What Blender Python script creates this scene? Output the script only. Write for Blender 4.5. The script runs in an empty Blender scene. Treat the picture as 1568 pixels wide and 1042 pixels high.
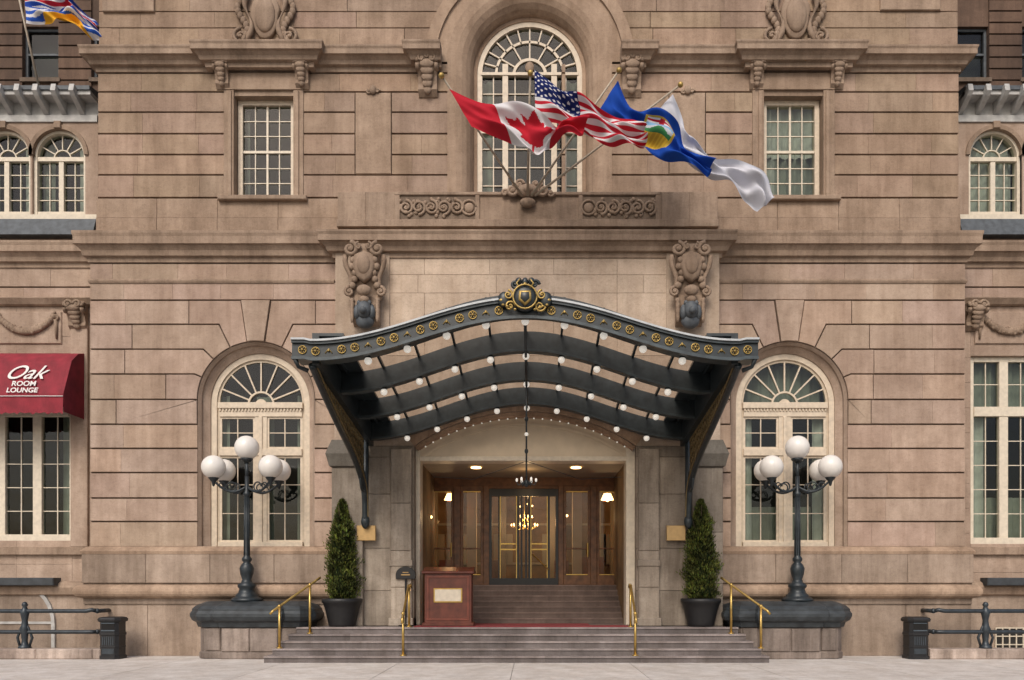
import bpy, bmesh, math, random
from mathutils import Vector
random.seed(7)
R=random.random
def U(a,b): return a+(b-a)*random.random()
pi=math.pi
# ---------------- measuring helpers (facade survey units -> metres) ------------
def X(px,y=0.0): return (px-815)*(22+y)/1210+.145
def Z(py,y=0.0): return 1.9+(900-py)*(22+y)/1210

# ---------------- materials ----------------
def nt(name):
    m=bpy.data.materials.new(name); m.use_nodes=True
    n=m.node_tree; b=n.nodes['Principled BSDF']; return m,n,b
def stone(name,c1,c2,stain=.35,rough=.85,bump=.35,streak=1.0,k_=(1,1,1)):
    c1=[a*b for a,b in zip(c1,k_)]; c2=[a*b for a,b in zip(c2,k_)]
    m,n,b=nt(name); N=n.nodes; L=n.links
    tc=N.new('ShaderNodeTexCoord')
    def noise(scale,mp=(1,1,1),detail=6,off=0):
        mm=N.new('ShaderNodeMapping'); mm.inputs['Scale'].default_value=mp; mm.inputs['Location'].default_value=(off,off*2,off)
        L.new(tc.outputs['Object'],mm.inputs['Vector'])
        t=N.new('ShaderNodeTexNoise'); t.inputs['Scale'].default_value=scale; t.inputs['Detail'].default_value=detail
        t.inputs['Roughness'].default_value=.62
        L.new(mm.outputs[0],t.inputs['Vector']); return t.outputs['Fac']
    def ramp(src,a,bb,ca,cb):
        r=N.new('ShaderNodeValToRGB'); r.color_ramp.elements[0].position=a; r.color_ramp.elements[1].position=bb
        r.color_ramp.elements[0].color=(*ca,1); r.color_ramp.elements[1].color=(*cb,1); L.new(src,r.inputs[0]); return r.outputs[0]
    def mul(a,bb,f=1):
        x=N.new('ShaderNodeMix'); x.data_type='RGBA'; x.blend_type='MULTIPLY'; x.inputs[0].default_value=f
        L.new(a,x.inputs[6]); L.new(bb,x.inputs[7]); return x.outputs[2]
    base=ramp(noise(.55),.32,.68,c1,c2)
    k=1-stain
    st=ramp(noise(1.0,(1.3,1.3,.22),6),.36,.6,(k,k*.97,k*.94),(1,1,1))
    c=mul(base,st,streak)
    k2=1-stain*.5
    st2=ramp(noise(1.0,(6.5,6.5,.6),4,3.3),.36,.54,(k2,k2*.98,k2*.96),(1,1,1))
    c=mul(c,st2,streak)
    bl=ramp(noise(2.3,(1,1,1),8),.36,.62,(.86,.845,.83),(1.05,1.05,1.05))
    c=mul(c,bl)
    bl=ramp(noise(9,(1,1,1.6),6,7),.34,.5,(.89,.88,.87),(1.01,1.01,1.01))
    c=mul(c,bl)
    gr=ramp(noise(38,(1,1,1),3),.3,.7,(.87,.87,.87),(1.07,1.07,1.07))
    c=mul(c,gr)
    at=N.new('ShaderNodeAttribute'); at.attribute_name='tone'
    c=mul(c,at.outputs['Color'])
    L.new(c,b.inputs['Base Color']); b.inputs['Roughness'].default_value=rough
    bp=N.new('ShaderNodeBump'); bp.inputs['Strength'].default_value=bump; bp.inputs['Distance'].default_value=.02
    L.new(noise(14,(1,1,1),8),bp.inputs['Height']); L.new(bp.outputs[0],b.inputs['Normal'])
    return m
def plain(name,col,rough=.5,metal=0,var=.15,scale=6,bump=0.05,emit=None,es=1,spec=None,tone=True):
    m,n,b=nt(name); N=n.nodes; L=n.links
    tc=N.new('ShaderNodeTexCoord'); t=N.new('ShaderNodeTexNoise'); t.inputs['Scale'].default_value=scale; t.inputs['Detail'].default_value=6
    L.new(tc.outputs['Object'],t.inputs['Vector'])
    r=N.new('ShaderNodeValToRGB'); r.color_ramp.elements[0].position=.3; r.color_ramp.elements[1].position=.7
    r.color_ramp.elements[0].color=(*[c*(1-var) for c in col],1); r.color_ramp.elements[1].color=(*[min(1,c*(1+var)) for c in col],1)
    L.new(t.outputs['Fac'],r.inputs[0])
    if tone:
        at=N.new('ShaderNodeAttribute'); at.attribute_name='tone'
        x=N.new('ShaderNodeMix'); x.data_type='RGBA'; x.blend_type='MULTIPLY'; x.inputs[0].default_value=1
        L.new(r.outputs[0],x.inputs[6]); L.new(at.outputs['Color'],x.inputs[7])
        L.new(x.outputs[2],b.inputs['Base Color'])
    else: L.new(r.outputs[0],b.inputs['Base Color'])
    b.inputs['Roughness'].default_value=rough; b.inputs['Metallic'].default_value=metal
    if spec is not None: b.inputs['Specular IOR Level'].default_value=spec
    if bump:
        bp=N.new('ShaderNodeBump'); bp.inputs['Strength'].default_value=bump; bp.inputs['Distance'].default_value=.02
        L.new(t.outputs['Fac'],bp.inputs['Height']); L.new(bp.outputs[0],b.inputs['Normal'])
    if emit:
        b.inputs['Emission Color'].default_value=(*emit,1); b.inputs['Emission Strength'].default_value=es
    return m
def glassmat(name,gl=.25,tint=(.8,.85,.85),rough=.03,bump=.1):
    m=bpy.data.materials.new(name); m.use_nodes=True; n=m.node_tree; N=n.nodes; L=n.links
    N.remove(N['Principled BSDF']); o=N['Material Output']
    t=N.new('ShaderNodeBsdfTransparent'); t.inputs[0].default_value=(*tint,1)
    g=N.new('ShaderNodeBsdfGlossy'); g.inputs['Roughness'].default_value=rough; g.inputs[0].default_value=(.9,.9,.9,1)
    tc=N.new('ShaderNodeTexCoord'); z=N.new('ShaderNodeTexNoise'); z.inputs['Scale'].default_value=1.2
    L.new(tc.outputs['Object'],z.inputs['Vector'])
    bp=N.new('ShaderNodeBump'); bp.inputs['Strength'].default_value=bump; bp.inputs['Distance'].default_value=.12
    L.new(z.outputs['Fac'],bp.inputs['Height']); L.new(bp.outputs[0],g.inputs['Normal'])
    x=N.new('ShaderNodeMixShader'); x.inputs[0].default_value=gl
    L.new(t.outputs[0],x.inputs[1]); L.new(g.outputs[0],x.inputs[2]); L.new(x.outputs[0],o.inputs[0]); return m

KT=(.80,.765,.735)
S_UP =stone('stone_upper',(.42,.315,.235),(.53,.412,.32),.24,k_=(.79,.745,.70))
S_LO =stone('stone_lower',(.49,.375,.295),(.60,.475,.385),.20,k_=KT)
S_TRIM=stone('stone_trim',(.40,.30,.225),(.52,.405,.315),.32,bump=.5,k_=(.78,.74,.70))
S_PALE=stone('stone_pale',(.60,.475,.375),(.70,.575,.465),.14,bump=.2,k_=(.85,.83,.80))
S_BASE=stone('stone_base',(.44,.345,.27),(.55,.44,.355),.30,k_=(.80,.78,.76))
S_STEP=stone('granite_step',(.15,.125,.12),(.25,.215,.205),.3,rough=.6)
S_GRAN=stone('granite_pedestal',(.21,.165,.14),(.34,.28,.24),.5,bump=.6)
S_PIER=stone('stone_pier',(.34,.285,.23),(.52,.45,.375),.40,k_=(.85,.84,.82))
S_BACK=stone('stone_joint',(.13,.09,.062),(.16,.115,.082),.2)
CONC=stone('pavement_concrete',(.60,.56,.525),(.70,.66,.625),.10,bump=.15)
ASPH=stone('asphalt',(.045,.045,.047),(.06,.06,.062),.1)
GRND=stone('ground_paving',(.2,.19,.18),(.25,.24,.22),.1)
BRICK=stone('dark_brick',(.10,.058,.037),(.145,.088,.058),.3)
CREAM=plain('cream_paint',(.60,.50,.38),.5,0,.12,9,.1)
CREAM2=plain('ivory_paint',(.64,.56,.44),.5,0,.1,9,.05)
TYMP=plain('tympanum_plaster',(.62,.51,.37),.7,0,.07,3,.1)
GREYW=plain('lead_white',(.42,.41,.39),.6,0,.2,5,.2)
SLATE=plain('slate_grey',(.075,.085,.095),.6,0,.3,6,.3)
IRON=plain('canopy_iron',(.021,.028,.031),.38,0,.35,6,.15)
IRON2=plain('lamp_iron',(.022,.029,.034),.42,.2,.3,9,.2)
BRONZE=plain('pedestal_coping_iron',(.036,.043,.048),.5,.1,.4,5,.5)
EDGE=plain('canopy_edge_lead',(.48,.50,.51),.5)
GOLD=plain('gilding',(.42,.29,.09),.45,.55,.3,12,.3)
DGOLD=plain('aged_gilding',(.20,.145,.065),.5,.4,.3,12,.3)
BRASS=plain('brass_rail',(.54,.36,.11),.3,.8,.15,12,0)
BLACK=plain('black_enamel',(.012,.012,.013),.35,0,.2,10,0)
BLACKM=plain('black_plastic',(.011,.011,.012),.5,0,.2,10,.1)
WOOD=plain('door_wood',(.17,.072,.026),.4,0,.4,5,.1)
WOODR=plain('mahogany',(.11,.028,.016),.4,0,.3,5,.05)
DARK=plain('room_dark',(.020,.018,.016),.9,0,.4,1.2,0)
LOBBY=plain('lobby_wall',(.28,.165,.075),.8,0,.4,1.5,0)
CURT=plain('curtain_fabric',(.32,.32,.27),.9,0,.15,3,.2)
LACE=plain('lace_curtain',(.62,.60,.54),.9,0,.10,5,.2)
RED=plain('awning_canvas',(.23,.016,.028),.8,0,.25,3,.3)
REDMAT=plain('red_carpet',(.22,.03,.035),.95,0,.2,20,.3)
WHITE=plain('white_paint',(.72,.72,.70),.6,0,.04,5,0)
LETTER=plain('white_lettering',(.74,.72,.69),.7,0,.03,5,0,tone=False)
GLOBE=plain('opal_glass',(.76,.725,.68),.25,0,.05,3,0)
BULB=plain('bulb_glass',(.84,.81,.75),.3,0,.03,4,0,emit=(1,.93,.82),es=.4)
WARM=plain('lit_lamp',(.9,.6,.3),.5,0,0,4,0,emit=(1,.58,.22),es=7)
STEEL=plain('rail_steel',(.035,.044,.052),.4,.3,.25,8,.1)
LEAF=plain('cypress_foliage',(.055,.075,.020),.7,0,.4,7,0,spec=.2)
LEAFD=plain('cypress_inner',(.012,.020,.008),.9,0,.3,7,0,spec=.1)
BARK=plain('bark',(.06,.04,.025),.9,0,.3,20,.4)
SOIL=plain('soil',(.03,.02,.015),.95)
PLAQ=plain('plaque_brass',(.46,.30,.13),.4,.5,.1,10,0)
YELL=plain('road_paint',(.5,.35,.05),.7)
CLOTH=plain('flag_cloth',(.92,.92,.92),.85,0,.05,3,.05,spec=.1)
COAT=plain('coat_cloth',(.03,.03,.035),.9,0,.3,9,.1)
SKIN=plain('skin',(.42,.24,.16),.6,0,.05,9,0)
GL=glassmat('window_glass',.035,(.58,.64,.60))
GLC=glassmat('canopy_glass',.05,(.78,.74,.70),.3)
GLD=glassmat('door_glass',.04,(.88,.86,.80),.02,.03)

# ---------------- mesh builder ----------------
def top(name,loc=(0,0,0)):
    e=bpy.data.objects.new(name,None); e.empty_display_size=.3; bpy.context.scene.collection.objects.link(e); return e
def inset(poly,b):
    n=len(poly); out=[]
    for i in range(n):
        p0=Vector(poly[i-1]);p1=Vector(poly[i]);p2=Vector(poly[(i+1)%n])
        d1=(p1-p0);d2=(p2-p1)
        if d1.length<1e-6 or d2.length<1e-6: out.append(tuple(p1)); continue
        d1.normalize();d2.normalize()
        n1=Vector((-d1.y,d1.x));n2=Vector((-d2.y,d2.x)); k=1+n1.dot(n2)
        if k<.3:k=.3
        q=p1+(n1+n2)*(b/k); out.append((q.x,q.y))
    return out
def area(p): return sum(p[i-1][0]*p[i][1]-p[i][0]*p[i-1][1] for i in range(len(p)))/2
class MB:
    def __init__(s,name,mat,parent,smooth=False):
        s.name=name;s.mat=mat;s.parent=parent;s.v=[];s.f=[];s.t=[];s.smooth=smooth;s.tone=(1,1,1)
    def add(s,vs,fs,tone=None):
        o=len(s.v); s.v+= [tuple(v) for v in vs]
        for f in fs:
            s.f.append([i+o for i in f]); s.t.append(tone or s.tone)
    def box(s,x0,x1,y0,y1,z0,z1,tone=None,b=0):
        if x1<x0:x0,x1=x1,x0
        if z1<z0:z0,z1=z1,z0
        if y1<y0:y0,y1=y1,y0
        if b: return s.prism([(x0,z0),(x1,z0),(x1,z1),(x0,z1)],y0,y1,b,tone)
        s.add([(x0,y0,z0),(x1,y0,z0),(x1,y0,z1),(x0,y0,z1),(x0,y1,z0),(x1,y1,z0),(x1,y1,z1),(x0,y1,z1)],
              [(0,1,2,3),(5,4,7,6),(4,0,3,7),(1,5,6,2),(3,2,6,7),(4,5,1,0)],tone)
    def prism(s,poly,yf,yb,b=0,tone=None):
        if area(poly)<0: poly=poly[::-1]
        n=len(poly); rings=[]
        if b: rings.append([(x,yf,z) for x,z in inset(poly,b)]); rings.append([(x,yf+b,z) for x,z in poly])
        else: rings.append([(x,yf,z) for x,z in poly])
        rings.append([(x,yb,z) for x,z in poly])
        vs=sum(rings,[]); fs=[list(range(n))]
        for r in range(len(rings)-1):
            for i in range(n):
                j=(i+1)%n; fs.append([r*n+i,(r+1)*n+i,(r+1)*n+j,r*n+j])
        fs.append([ (len(rings)-1)*n+i for i in range(n-1,-1,-1)])
        s.add(vs,fs,tone)
    def exx(s,prof,x0,x1,tone=None):
        n=len(prof); vs=[(x0,y,z) for y,z in prof]+[(x1,y,z) for y,z in prof]
        fs=[list(range(n)),list(range(2*n-1,n-1,-1))]+[[i,(i+1)%n,n+(i+1)%n,n+i] for i in range(n)]
        s.add(vs,fs,tone)
    def mold(s,prof,path,closed=False,tone=None):
        n=len(path); m=len(prof); vs=[];fs=[]
        for i,p in enumerate(path):
            p=Vector(p)
            def nn(a,b):
                d=(Vector(b)-Vector(a)).normalized(); return Vector((d.y,-d.x))
            if closed: n1=nn(path[i-1],p);n2=nn(p,path[(i+1)%n])
            else:
                n1=nn(path[i-1],p) if i>0 else nn(p,path[1]); n2=nn(p,path[i+1]) if i<n-1 else n1
            mt=(n1+n2)/(1+n1.dot(n2)) if 1+n1.dot(n2)>.2 else n1
            for o,z in prof: vs.append((p.x+mt.x*o,p.y+mt.y*o,z))
        for i in range(n if closed else n-1):
            j=(i+1)%n
            for k in range(m-1): fs.append([i*m+k,j*m+k,j*m+k+1,i*m+k+1])
        if closed:
            fs.append([i*m+m-1 for i in range(n)]); fs.append([i*m for i in range(n-1,-1,-1)])
        else:
            fs.append(list(range(m-1,-1,-1))); fs.append([(n-1)*m+k for k in range(m)])
        s.add(vs,fs,tone)
    def lathe(s,prof,c,seg=20,tone=None,sx=1,sy=1):
        m=len(prof);vs=[];fs=[]
        for i in range(seg):
            a=2*pi*i/seg
            for r,z in prof: vs.append((c[0]+r*math.cos(a)*sx,c[1]+r*math.sin(a)*sy,c[2]+z))
        for i in range(seg):
            j=(i+1)%seg
            for k in range(m-1): fs.append([i*m+k,j*m+k,j*m+k+1,i*m+k+1])
        fs.append([i*m for i in range(seg-1,-1,-1)]); fs.append([i*m+m-1 for i in range(seg)])
        s.add(vs,fs,tone)
    def ell(s,c,r,seg=16,rings=10,tone=None):
        if not hasattr(r,'__len__'): r=(r,r,r)
        vs=[(c[0],c[1],c[2]-r[2])];fs=[]
        for i in range(1,rings):
            ph=-pi/2+pi*i/rings
            for j in range(seg):
                a=2*pi*j/seg; vs.append((c[0]+r[0]*math.cos(ph)*math.cos(a),c[1]+r[1]*math.cos(ph)*math.sin(a),c[2]+r[2]*math.sin(ph)))
        vs.append((c[0],c[1],c[2]+r[2])); T=len(vs)-1
        for j in range(seg):
            k=(j+1)%seg
            fs.append([0,1+k,1+j]); fs.append([T,1+(rings-2)*seg+j,1+(rings-2)*seg+k])
            for i in range(rings-2): fs.append([1+i*seg+j,1+i*seg+k,1+(i+1)*seg+k,1+(i+1)*seg+j])
        s.add(vs,fs,tone)
    def tube(s,pts,r,seg=8,tone=None):
        pts=[Vector(p) for p in pts]; n=len(pts); vs=[];fs=[]
        rr=r if hasattr(r,'__len__') else [r]*n
        up=None
        for i,p in enumerate(pts):
            d=(pts[min(i+1,n-1)]-pts[max(i-1,0)]).normalized()
            if up is None:
                up=Vector((0,1,0)) if abs(d.y)<.8 else Vector((1,0,0))
            a=d.cross(up).normalized(); b=a.cross(d).normalized(); up=b
            for k in range(seg):
                t=2*pi*k/seg; vs.append(p+(a*math.cos(t)+b*math.sin(t))*rr[i])
        for i in range(n-1):
            for k in range(seg):
                l=(k+1)%seg; fs.append([i*seg+k,i*seg+l,(i+1)*seg+l,(i+1)*seg+k])
        fs.append(list(range(seg-1,-1,-1))); fs.append([(n-1)*seg+k for k in range(seg)])
        s.add(vs,fs,tone)
    def spiral(s,cx,cz,y,r,turns=1.4,d=1,a0=0,th=.03,n=26):
        pts=[];rr=[]
        for i in range(n+1):
            t=i/n; a=a0+d*2*pi*turns*t; q=r*(1-t*.85)
            pts.append((cx+q*math.cos(a),y-.03*t,cz+q*math.sin(a))); rr.append(th*(1.1-.5*t))
        s.tube(pts,rr,6); s.ell((cx,y,cz),(th*1.3,th*1.3,th*1.3),8,6)
    def strip(s,p1,y1,p2,y2,tone=None):
        n=len(p1); vs=[(x,y1,z) for x,z in p1]+[(x,y2,z) for x,z in p2]
        s.add(vs,[[i,i+1,n+i+1,n+i] for i in range(n-1)],tone)
    def band(s,po,pin,yf,yb,tone=None):
        s.strip(po,yf,pin,yf,tone); s.strip(pin,yf,pin,yb,tone); s.strip(po,yb,po,yf,tone)
    def done(s,recalc=True):
        me=bpy.data.meshes.new(s.name); me.from_pydata(s.v,[],s.f); me.update()
        bm=bmesh.new(); bm.from_mesh(me)
        if recalc: bmesh.ops.recalc_face_normals(bm,faces=bm.faces)
        bm.to_mesh(me); bm.free()
        ca=me.color_attributes.new('tone','FLOAT_COLOR','CORNER')
        for p in me.polygons:
            c=s.t[p.index]; c=c if hasattr(c,'__len__') else (c,c,c)
            for li in p.loop_indices: ca.data[li].color=(*c,1)
            p.use_smooth=s.smooth
        me.materials.append(s.mat)
        o=bpy.data.objects.new(s.name,me); bpy.context.scene.collection.objects.link(o)
        if s.parent: o.parent=s.parent
        return o
def arch(xc,zc,r,zb,n=28):
    return [(xc-r,zb)]+[(xc-r*math.cos(pi*i/n),zc+r*math.sin(pi*i/n)) for i in range(n+1)]+[(xc+r,zb)]

# ---------------- coursed ashlar with real openings ----------------
def chain(h,zt,zb,sg):
    xc,zc,r=h['xc'],h['zc'],h['R']; pts=[]
    if zt<=zc+1e-4: return [(xc+sg*r,zt),(xc+sg*r,zb)]
    J=h.get('J')
    def ang(z):
        if J:
            for zz,a in J:
                if abs(zz-z)<.02: return math.radians(a)
        if z<=zc: return pi/2
        return math.acos(min(1,(z-zc)/r))
    at=ang(zt); ab=ang(zb) if zb>zc else pi/2
    if J: pts.append((xc+sg*math.tan(at)*(zt-zc),zt))
    elif zt>zc+r: pts.append((xc,zt))
    n=10
    for i in range(n+1):
        a=at+(ab-at)*i/n; pts.append((xc+sg*r*math.sin(a),zc+r*math.cos(a)))
    if zb>zc:
        if J: pts.append((xc+sg*math.tan(ab)*(zb-zc),zb))
    else: pts.append((xc+sg*r,zb))
    return pts
def courses(blk,bak,x0,x1,zl,yf,holes=(),gv=.023,depth=.06,yb=.45,w=(1.3,2.1)):
    for ci in range(len(zl)-1):
        zt,zb=zl[ci],zl[ci+1]; bounds=[]; L=[(x0,zt),(x0,zb)]
        for h in sorted(holes,key=lambda h:h['xc']):
            if 'R' in h:
                topz=max([zz for zz,a in h['J']]) if h.get('J') else h['zc']+h['R']
                if zb>=topz-.02 or zt<=h['zb']+.02: continue
                bounds.append((L,chain(h,zt,zb,-1),True)); L=chain(h,zt,zb,1)
            else:
                if min(zt,h['z1'])-max(zb,h['z0'])<.5*(zt-zb): continue
                bounds.append((L,[(h['x0'],zt),(h['x0'],zb)],False)); L=[(h['x1'],zt),(h['x1'],zb)]
        bounds.append((L,[(x1,zt),(x1,zb)],False))
        ct=U(.975,1.025)
        for l,r,_ in bounds:
            xa=max(p[0] for p in l); xb=min(p[0] for p in r); cuts=[]
            x=xa+(U(.5,1.3)); 
            while x<xb-.45: cuts.append(x); x+=U(*w)
            segs=[l]+[[(c,zt),(c,zb)] for c in cuts]+[r]
            poly=l+r[::-1]; bak.prism(poly,yf+depth,yb)
            for a,b in zip(segs[:-1],segs[1:]):
                t=U(.91,1.06)*ct; tone=(t*U(.98,1.02),t*U(.97,1.0),t*U(.94,1.02))
                if len(a)==2 and len(b)==2:
                    p=[(a[0][0]+.0015,zt-gv),(a[1][0]+.0015,zb+gv),(b[1][0]-.0015,zb+gv),(b[0][0]-.0015,zt-gv)]
                    blk.prism(p,yf+U(0,.003),yf+depth+.01,.005,tone)
                else:
                    p=a+b[::-1]; 
                    q=[]
                    for pt in p:
                        if not q or (Vector(pt)-Vector(q[-1])).length>.01: q.append(pt)
                    if area(q)<0:q=q[::-1]
                    blk.prism(inset(q,gv*.8),yf,yf+depth+.01,.008,tone)
    for h in holes:
        if h.get('J'):
            zt,a=h['J'][0]; a=math.radians(a); xc,zc,r=h['xc'],h['zc'],h['R']; t=math.tan(a)
            arc=[(xc+r*math.sin(-a+2*a*i/6),zc+r*math.cos(-a+2*a*i/6)) for i in range(7)]
            poly=[(xc-t*(zt-zc),zt)]+arc+[(xc+t*(zt-zc),zt)]
            bak.prism(poly[::-1],yf+depth,yb)
            q=poly if area(poly)>0 else poly[::-1]
            blk.prism(inset(q,.014),yf-.05,yf+depth+.01,.01,1.0)

# =====================================================================
hotel=top('hotel_building')
up=MB('upper_storey_ashlar',S_UP,hotel); lo=MB('ground_storey_ashlar',S_LO,hotel); bk=MB('wall_core',S_BACK,hotel)
trim=MB('cornices_and_strings',S_TRIM,hotel); orn=MB('carved_ornament',S_TRIM,hotel,True)
pale=MB('portal_slabs',S_PALE,hotel); base=MB('plinth',S_BASE,hotel); smoothst=MB('smooth_surrounds',S_LO,hotel)
usur=MB('upper_surrounds',S_UP,hotel)
cream=MB('window_joinery',CREAM,hotel); ivory=MB('ivory_joinery',CREAM2,hotel)
glass=MB('window_glass',GL,hotel); curt=MB('curtains',CURT,hotel,True); lace=MB('lace_curtains',LACE,hotel,True)
room=MB('room_interiors',DARK,hotel)
XL,XR=X(138),X(1478); UL,UR=X(150,.1),X(1468,.1)

# ---- ground storey
zl=[Z(p) for p in (403,432,460,497,535,573,612,650,687,724,763,799,838)]
def lower_hole(px):
    xc=X(px,.38); zc=zl[6]-.02
    return dict(xc=xc,zc=zc,R=1.63,zb=zl[-1]-.05,J=[(zl[2],8.5),(zl[3],26),(zl[4],46),(zl[5],67)])
hl,hr=lower_hole(399),lower_hole(1202)
courses(lo,bk,XL,X(540),zl,0,[hl])
courses(lo,bk,X(1075),XR,zl,0,[hr])
lo.box(XL,XL+.3,.07,1.2,zl[-1],zl[0]); lo.box(XR-.3,XR,.07,1.2,zl[-1],zl[0])
def curtain(mb,x0,x1,z0,z1,y,amp=.05,f=9):
    n=max(6,int((x1-x0)*22)); vs=[];fs=[]; ph=U(0,6)
    for i in range(n+1):
        x=x0+(x1-x0)*i/n; yy=y+amp*math.sin(f*x*2.4+ph)+.4*amp*math.sin(f*x*5.3+ph)
        vs+= [(x,yy,z0),(x,yy,z1)]
    for i in range(n): fs.append([2*i,2*i+2,2*i+3,2*i+1])
    mb.add(vs,fs)
def gwin(h,bright):
    xc,zc=h['xc'],h['zc']; zb=zl[-1]; yf=.38
    po=arch(xc,zc,1.63,zb+.0);p1=arch(xc,zc,1.56,zb);p2=arch(xc,zc,1.40,zb)
    smoothst.strip(po,.03,p1,.12,(.9,.9,.9)); smoothst.strip(p1,.12,p1,.2,(.8,.8,.8)); smoothst.strip(p1,.2,p2,.34); smoothst.strip(p2,.34,p2,.5)
    f0=arch(xc,zc,1.395,zb);f1=arch(xc,zc,1.24,zb);f2=arch(xc,zc,1.17,zb)
    cream.band(f0,f1,yf,yf+.15); cream.band(f1,f2,yf+.05,yf+.15,(.85,.83,.8))
    fz=zc-.03; y0,y1=yf+.04,yf+.10
    for a in (22,45,67.5,90,112.5,135,158):
        a=math.radians(a); d=Vector((math.cos(a),math.sin(a))); n=Vector((-d.y,d.x))*.02
        a0=d*.36;a1=d*1.2
        cream.prism([(xc+a0.x-n.x,fz+a0.y-n.y),(xc+a1.x-n.x,fz+a1.y-n.y),(xc+a1.x+n.x,fz+a1.y+n.y),(xc+a0.x+n.x,fz+a0.y+n.y)],y0,y1)
    cream.band(arch(xc,fz,.38,fz),arch(xc,fz,.33,fz),y0-.01,y1)
    cream.band(arch(xc,fz,.16,fz),arch(xc,fz,.0001,fz),y0-.01,y1)
    zt=fz
    cream.box(xc-1.2,xc+1.2,yf-.06,yf+.14,zt-.12,zt+.05,b=.01); cream.box(xc-1.17,xc+1.17,yf+.003,yf+.13,zt-.34,zt-.12)
    for i in range(26): x=xc-1.14+i*2.28/25; cream.box(x-.02,x+.02,yf-.035,yf,zt-.19,zt-.12)
    cream.box(xc-.17,xc+.17,yf+.02,yf+.14,zb,zt-.34); cream.box(xc-.05,xc+.05,yf-.02,yf+.02,zb,zt-.34,b=.01)
    zm=Z(693,.4)
    cream.box(xc-1.17,xc+1.17,yf-.01,yf+.12,zm-.10,zm+.10,b=.01)
    cream.box(xc-1.2,xc+1.2,yf-.05,yf+.15,zb,zb+.16,b=.01)
    for sx in (-1,1):
        xa,xb=xc+sx*.17,xc+sx*1.17
        if xa>xb: xa,xb=xb,xa
        for (za,zc2,rows) in ((zm+.10,zt-.34,2),(zb+.16,zm-.10,3)):
            w=.06
            cream.box(xa,xa+w,yf+.05,yf+.11,za,zc2);cream.box(xb-w,xb,yf+.05,yf+.11,za,zc2)
            cream.box(xa+w,xb-w,yf+.05,yf+.11,za,za+w);cream.box(xa+w,xb-w,yf+.05,yf+.11,zc2-w,zc2)
            m=(xa+xb)/2; cream.box(m-.014,m+.014,yf+.06,yf+.1,za,zc2)
            for r in range(1,rows):
                zz=za+(zc2-za)*(r/rows); cream.box(xa+w,xb-w,yf+.065,yf+.095,zz-.012,zz+.012)
    gp=arch(xc,zc,1.2,zb); glass.add([(x,yf+.085,z) for x,z in gp],[list(range(len(gp)))])
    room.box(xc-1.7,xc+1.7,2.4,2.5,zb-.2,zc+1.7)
    if bright:
        curtain(curt,xc-1.2,xc+1.2,zc+.1,zc+1.2,yf+.5); curtain(lace,xc-1.2,xc-.85,zb,zt,yf+.3); curtain(lace,xc+.85,xc+1.2,zb,zt,yf+.3); curtain(curt,xc-.9,xc+.9,zb,zb+1.2,yf+.45,.04)
    else:
        curtain(curt,xc-1.2,xc-.97,zb,zt+.3,yf+.3); curtain(curt,xc+.97,xc+1.2,zb,zt+.3,yf+.3); curtain(curt,xc-.25,xc+.25,zb,zt+.3,yf+.4)
gwin(hl,False); gwin(hr,True)
def plinth(x0,x1):
    base.box(x0+.02,x1-.02,-.10,.45,Z(925,-.1),Z(884,-.1),.8)
    n=max(1,round((x1-x0)/1.9)); xs=[x0+(x1-x0)*i/n for i in range(n+1)]
    for a,b in zip(xs[:-1],xs[1:]):
        t=U(.84,1.06); base.box(a+.004,b-.004,-.16,.45,Z(893,-.1),Z(846,-.1),t,b=.01)
        t=U(.84,1.06); base.box(a+.004,b-.004,-.05,.45,0,Z(915,-.1),t,b=.01)
plinth(XL-.15,X(520)); plinth(X(1085),XR+.15)
for a,b in ((XL,X(520)),(X(1085),XR)):
    sg=[(a-.0,1.2),(a,0),(b,0)] if a<0 else [(a,0),(b,0),(b,1.2)]
    z1=Z(838);z2=Z(848)
    trim.mold([(0,z2-.02),(.17,z2-.02),(.19,z2+.06),(.12,z1-.04),(.06,z1+.0),(0,z1+.02)],sg,tone=(1.15,1.12,1.08))
    z1=Z(896,-.25);z2=Z(916,-.25)
    zm_=(z1+z2)/2; hr_=(z1-z2)/2
    r=[(.05,z2-.04)]+[(.16+.16*math.cos(q),zm_+hr_*math.sin(q)) for q in [-pi/2+pi*i/8 for i in range(9)]]+[(.05,z1+.03)]
    trim.mold(r,sg,tone=(1.2,1.18,1.15))
for a_ in ([(XL,1),(XL,0),(X(512),0)],[(X(1100),0),(XR,0),(XR,1)]):
    trim.mold([(0,Z(434)),(.03,Z(434)),(.05,Z(431)),(.03,Z(428)),(0,Z(428))],a_)
def corn(z0,z1,o):
    h=z1-z0
    return [(-.1,z0-.12),(.04,z0-.12),(.05,z0),(o*.45,z0+.04*h),(o*.55,z0+.25*h),(o*.8,z0+.42*h),(o,z0+.45*h),(o,z0+.75*h),(o*1.08,z0+.88*h),(o*1.08,z1-.01),(.02,z1+.05),(-.1,z1+.05)]
zc0,zc1=Z(392,-.3),Z(353,-.3)
trim.mold(corn(zc0+.05,zc1,.31),[(XL,1.05),(XL,0),(X(530),0)])
trim.mold(corn(zc0+.05,zc1,.31),[(X(1080),0),(XR,0),(XR,1.05)])
bk.box(XL+.01,XR-.01,.08,.45,zl[0],Z(356))
bk.box(UL+.01,UR-.01,.12,.45,Z(356),Z(303))
yp=-.32
PL,PR=X(512,yp),X(1103,yp)
zp0,zp1=Z(380,-.7),Z(351,-.7)
trim.mold(corn(zp0,zp1,.36),[(PL,.2),(PL,yp),(PR,yp),(PR,.2)])
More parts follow.
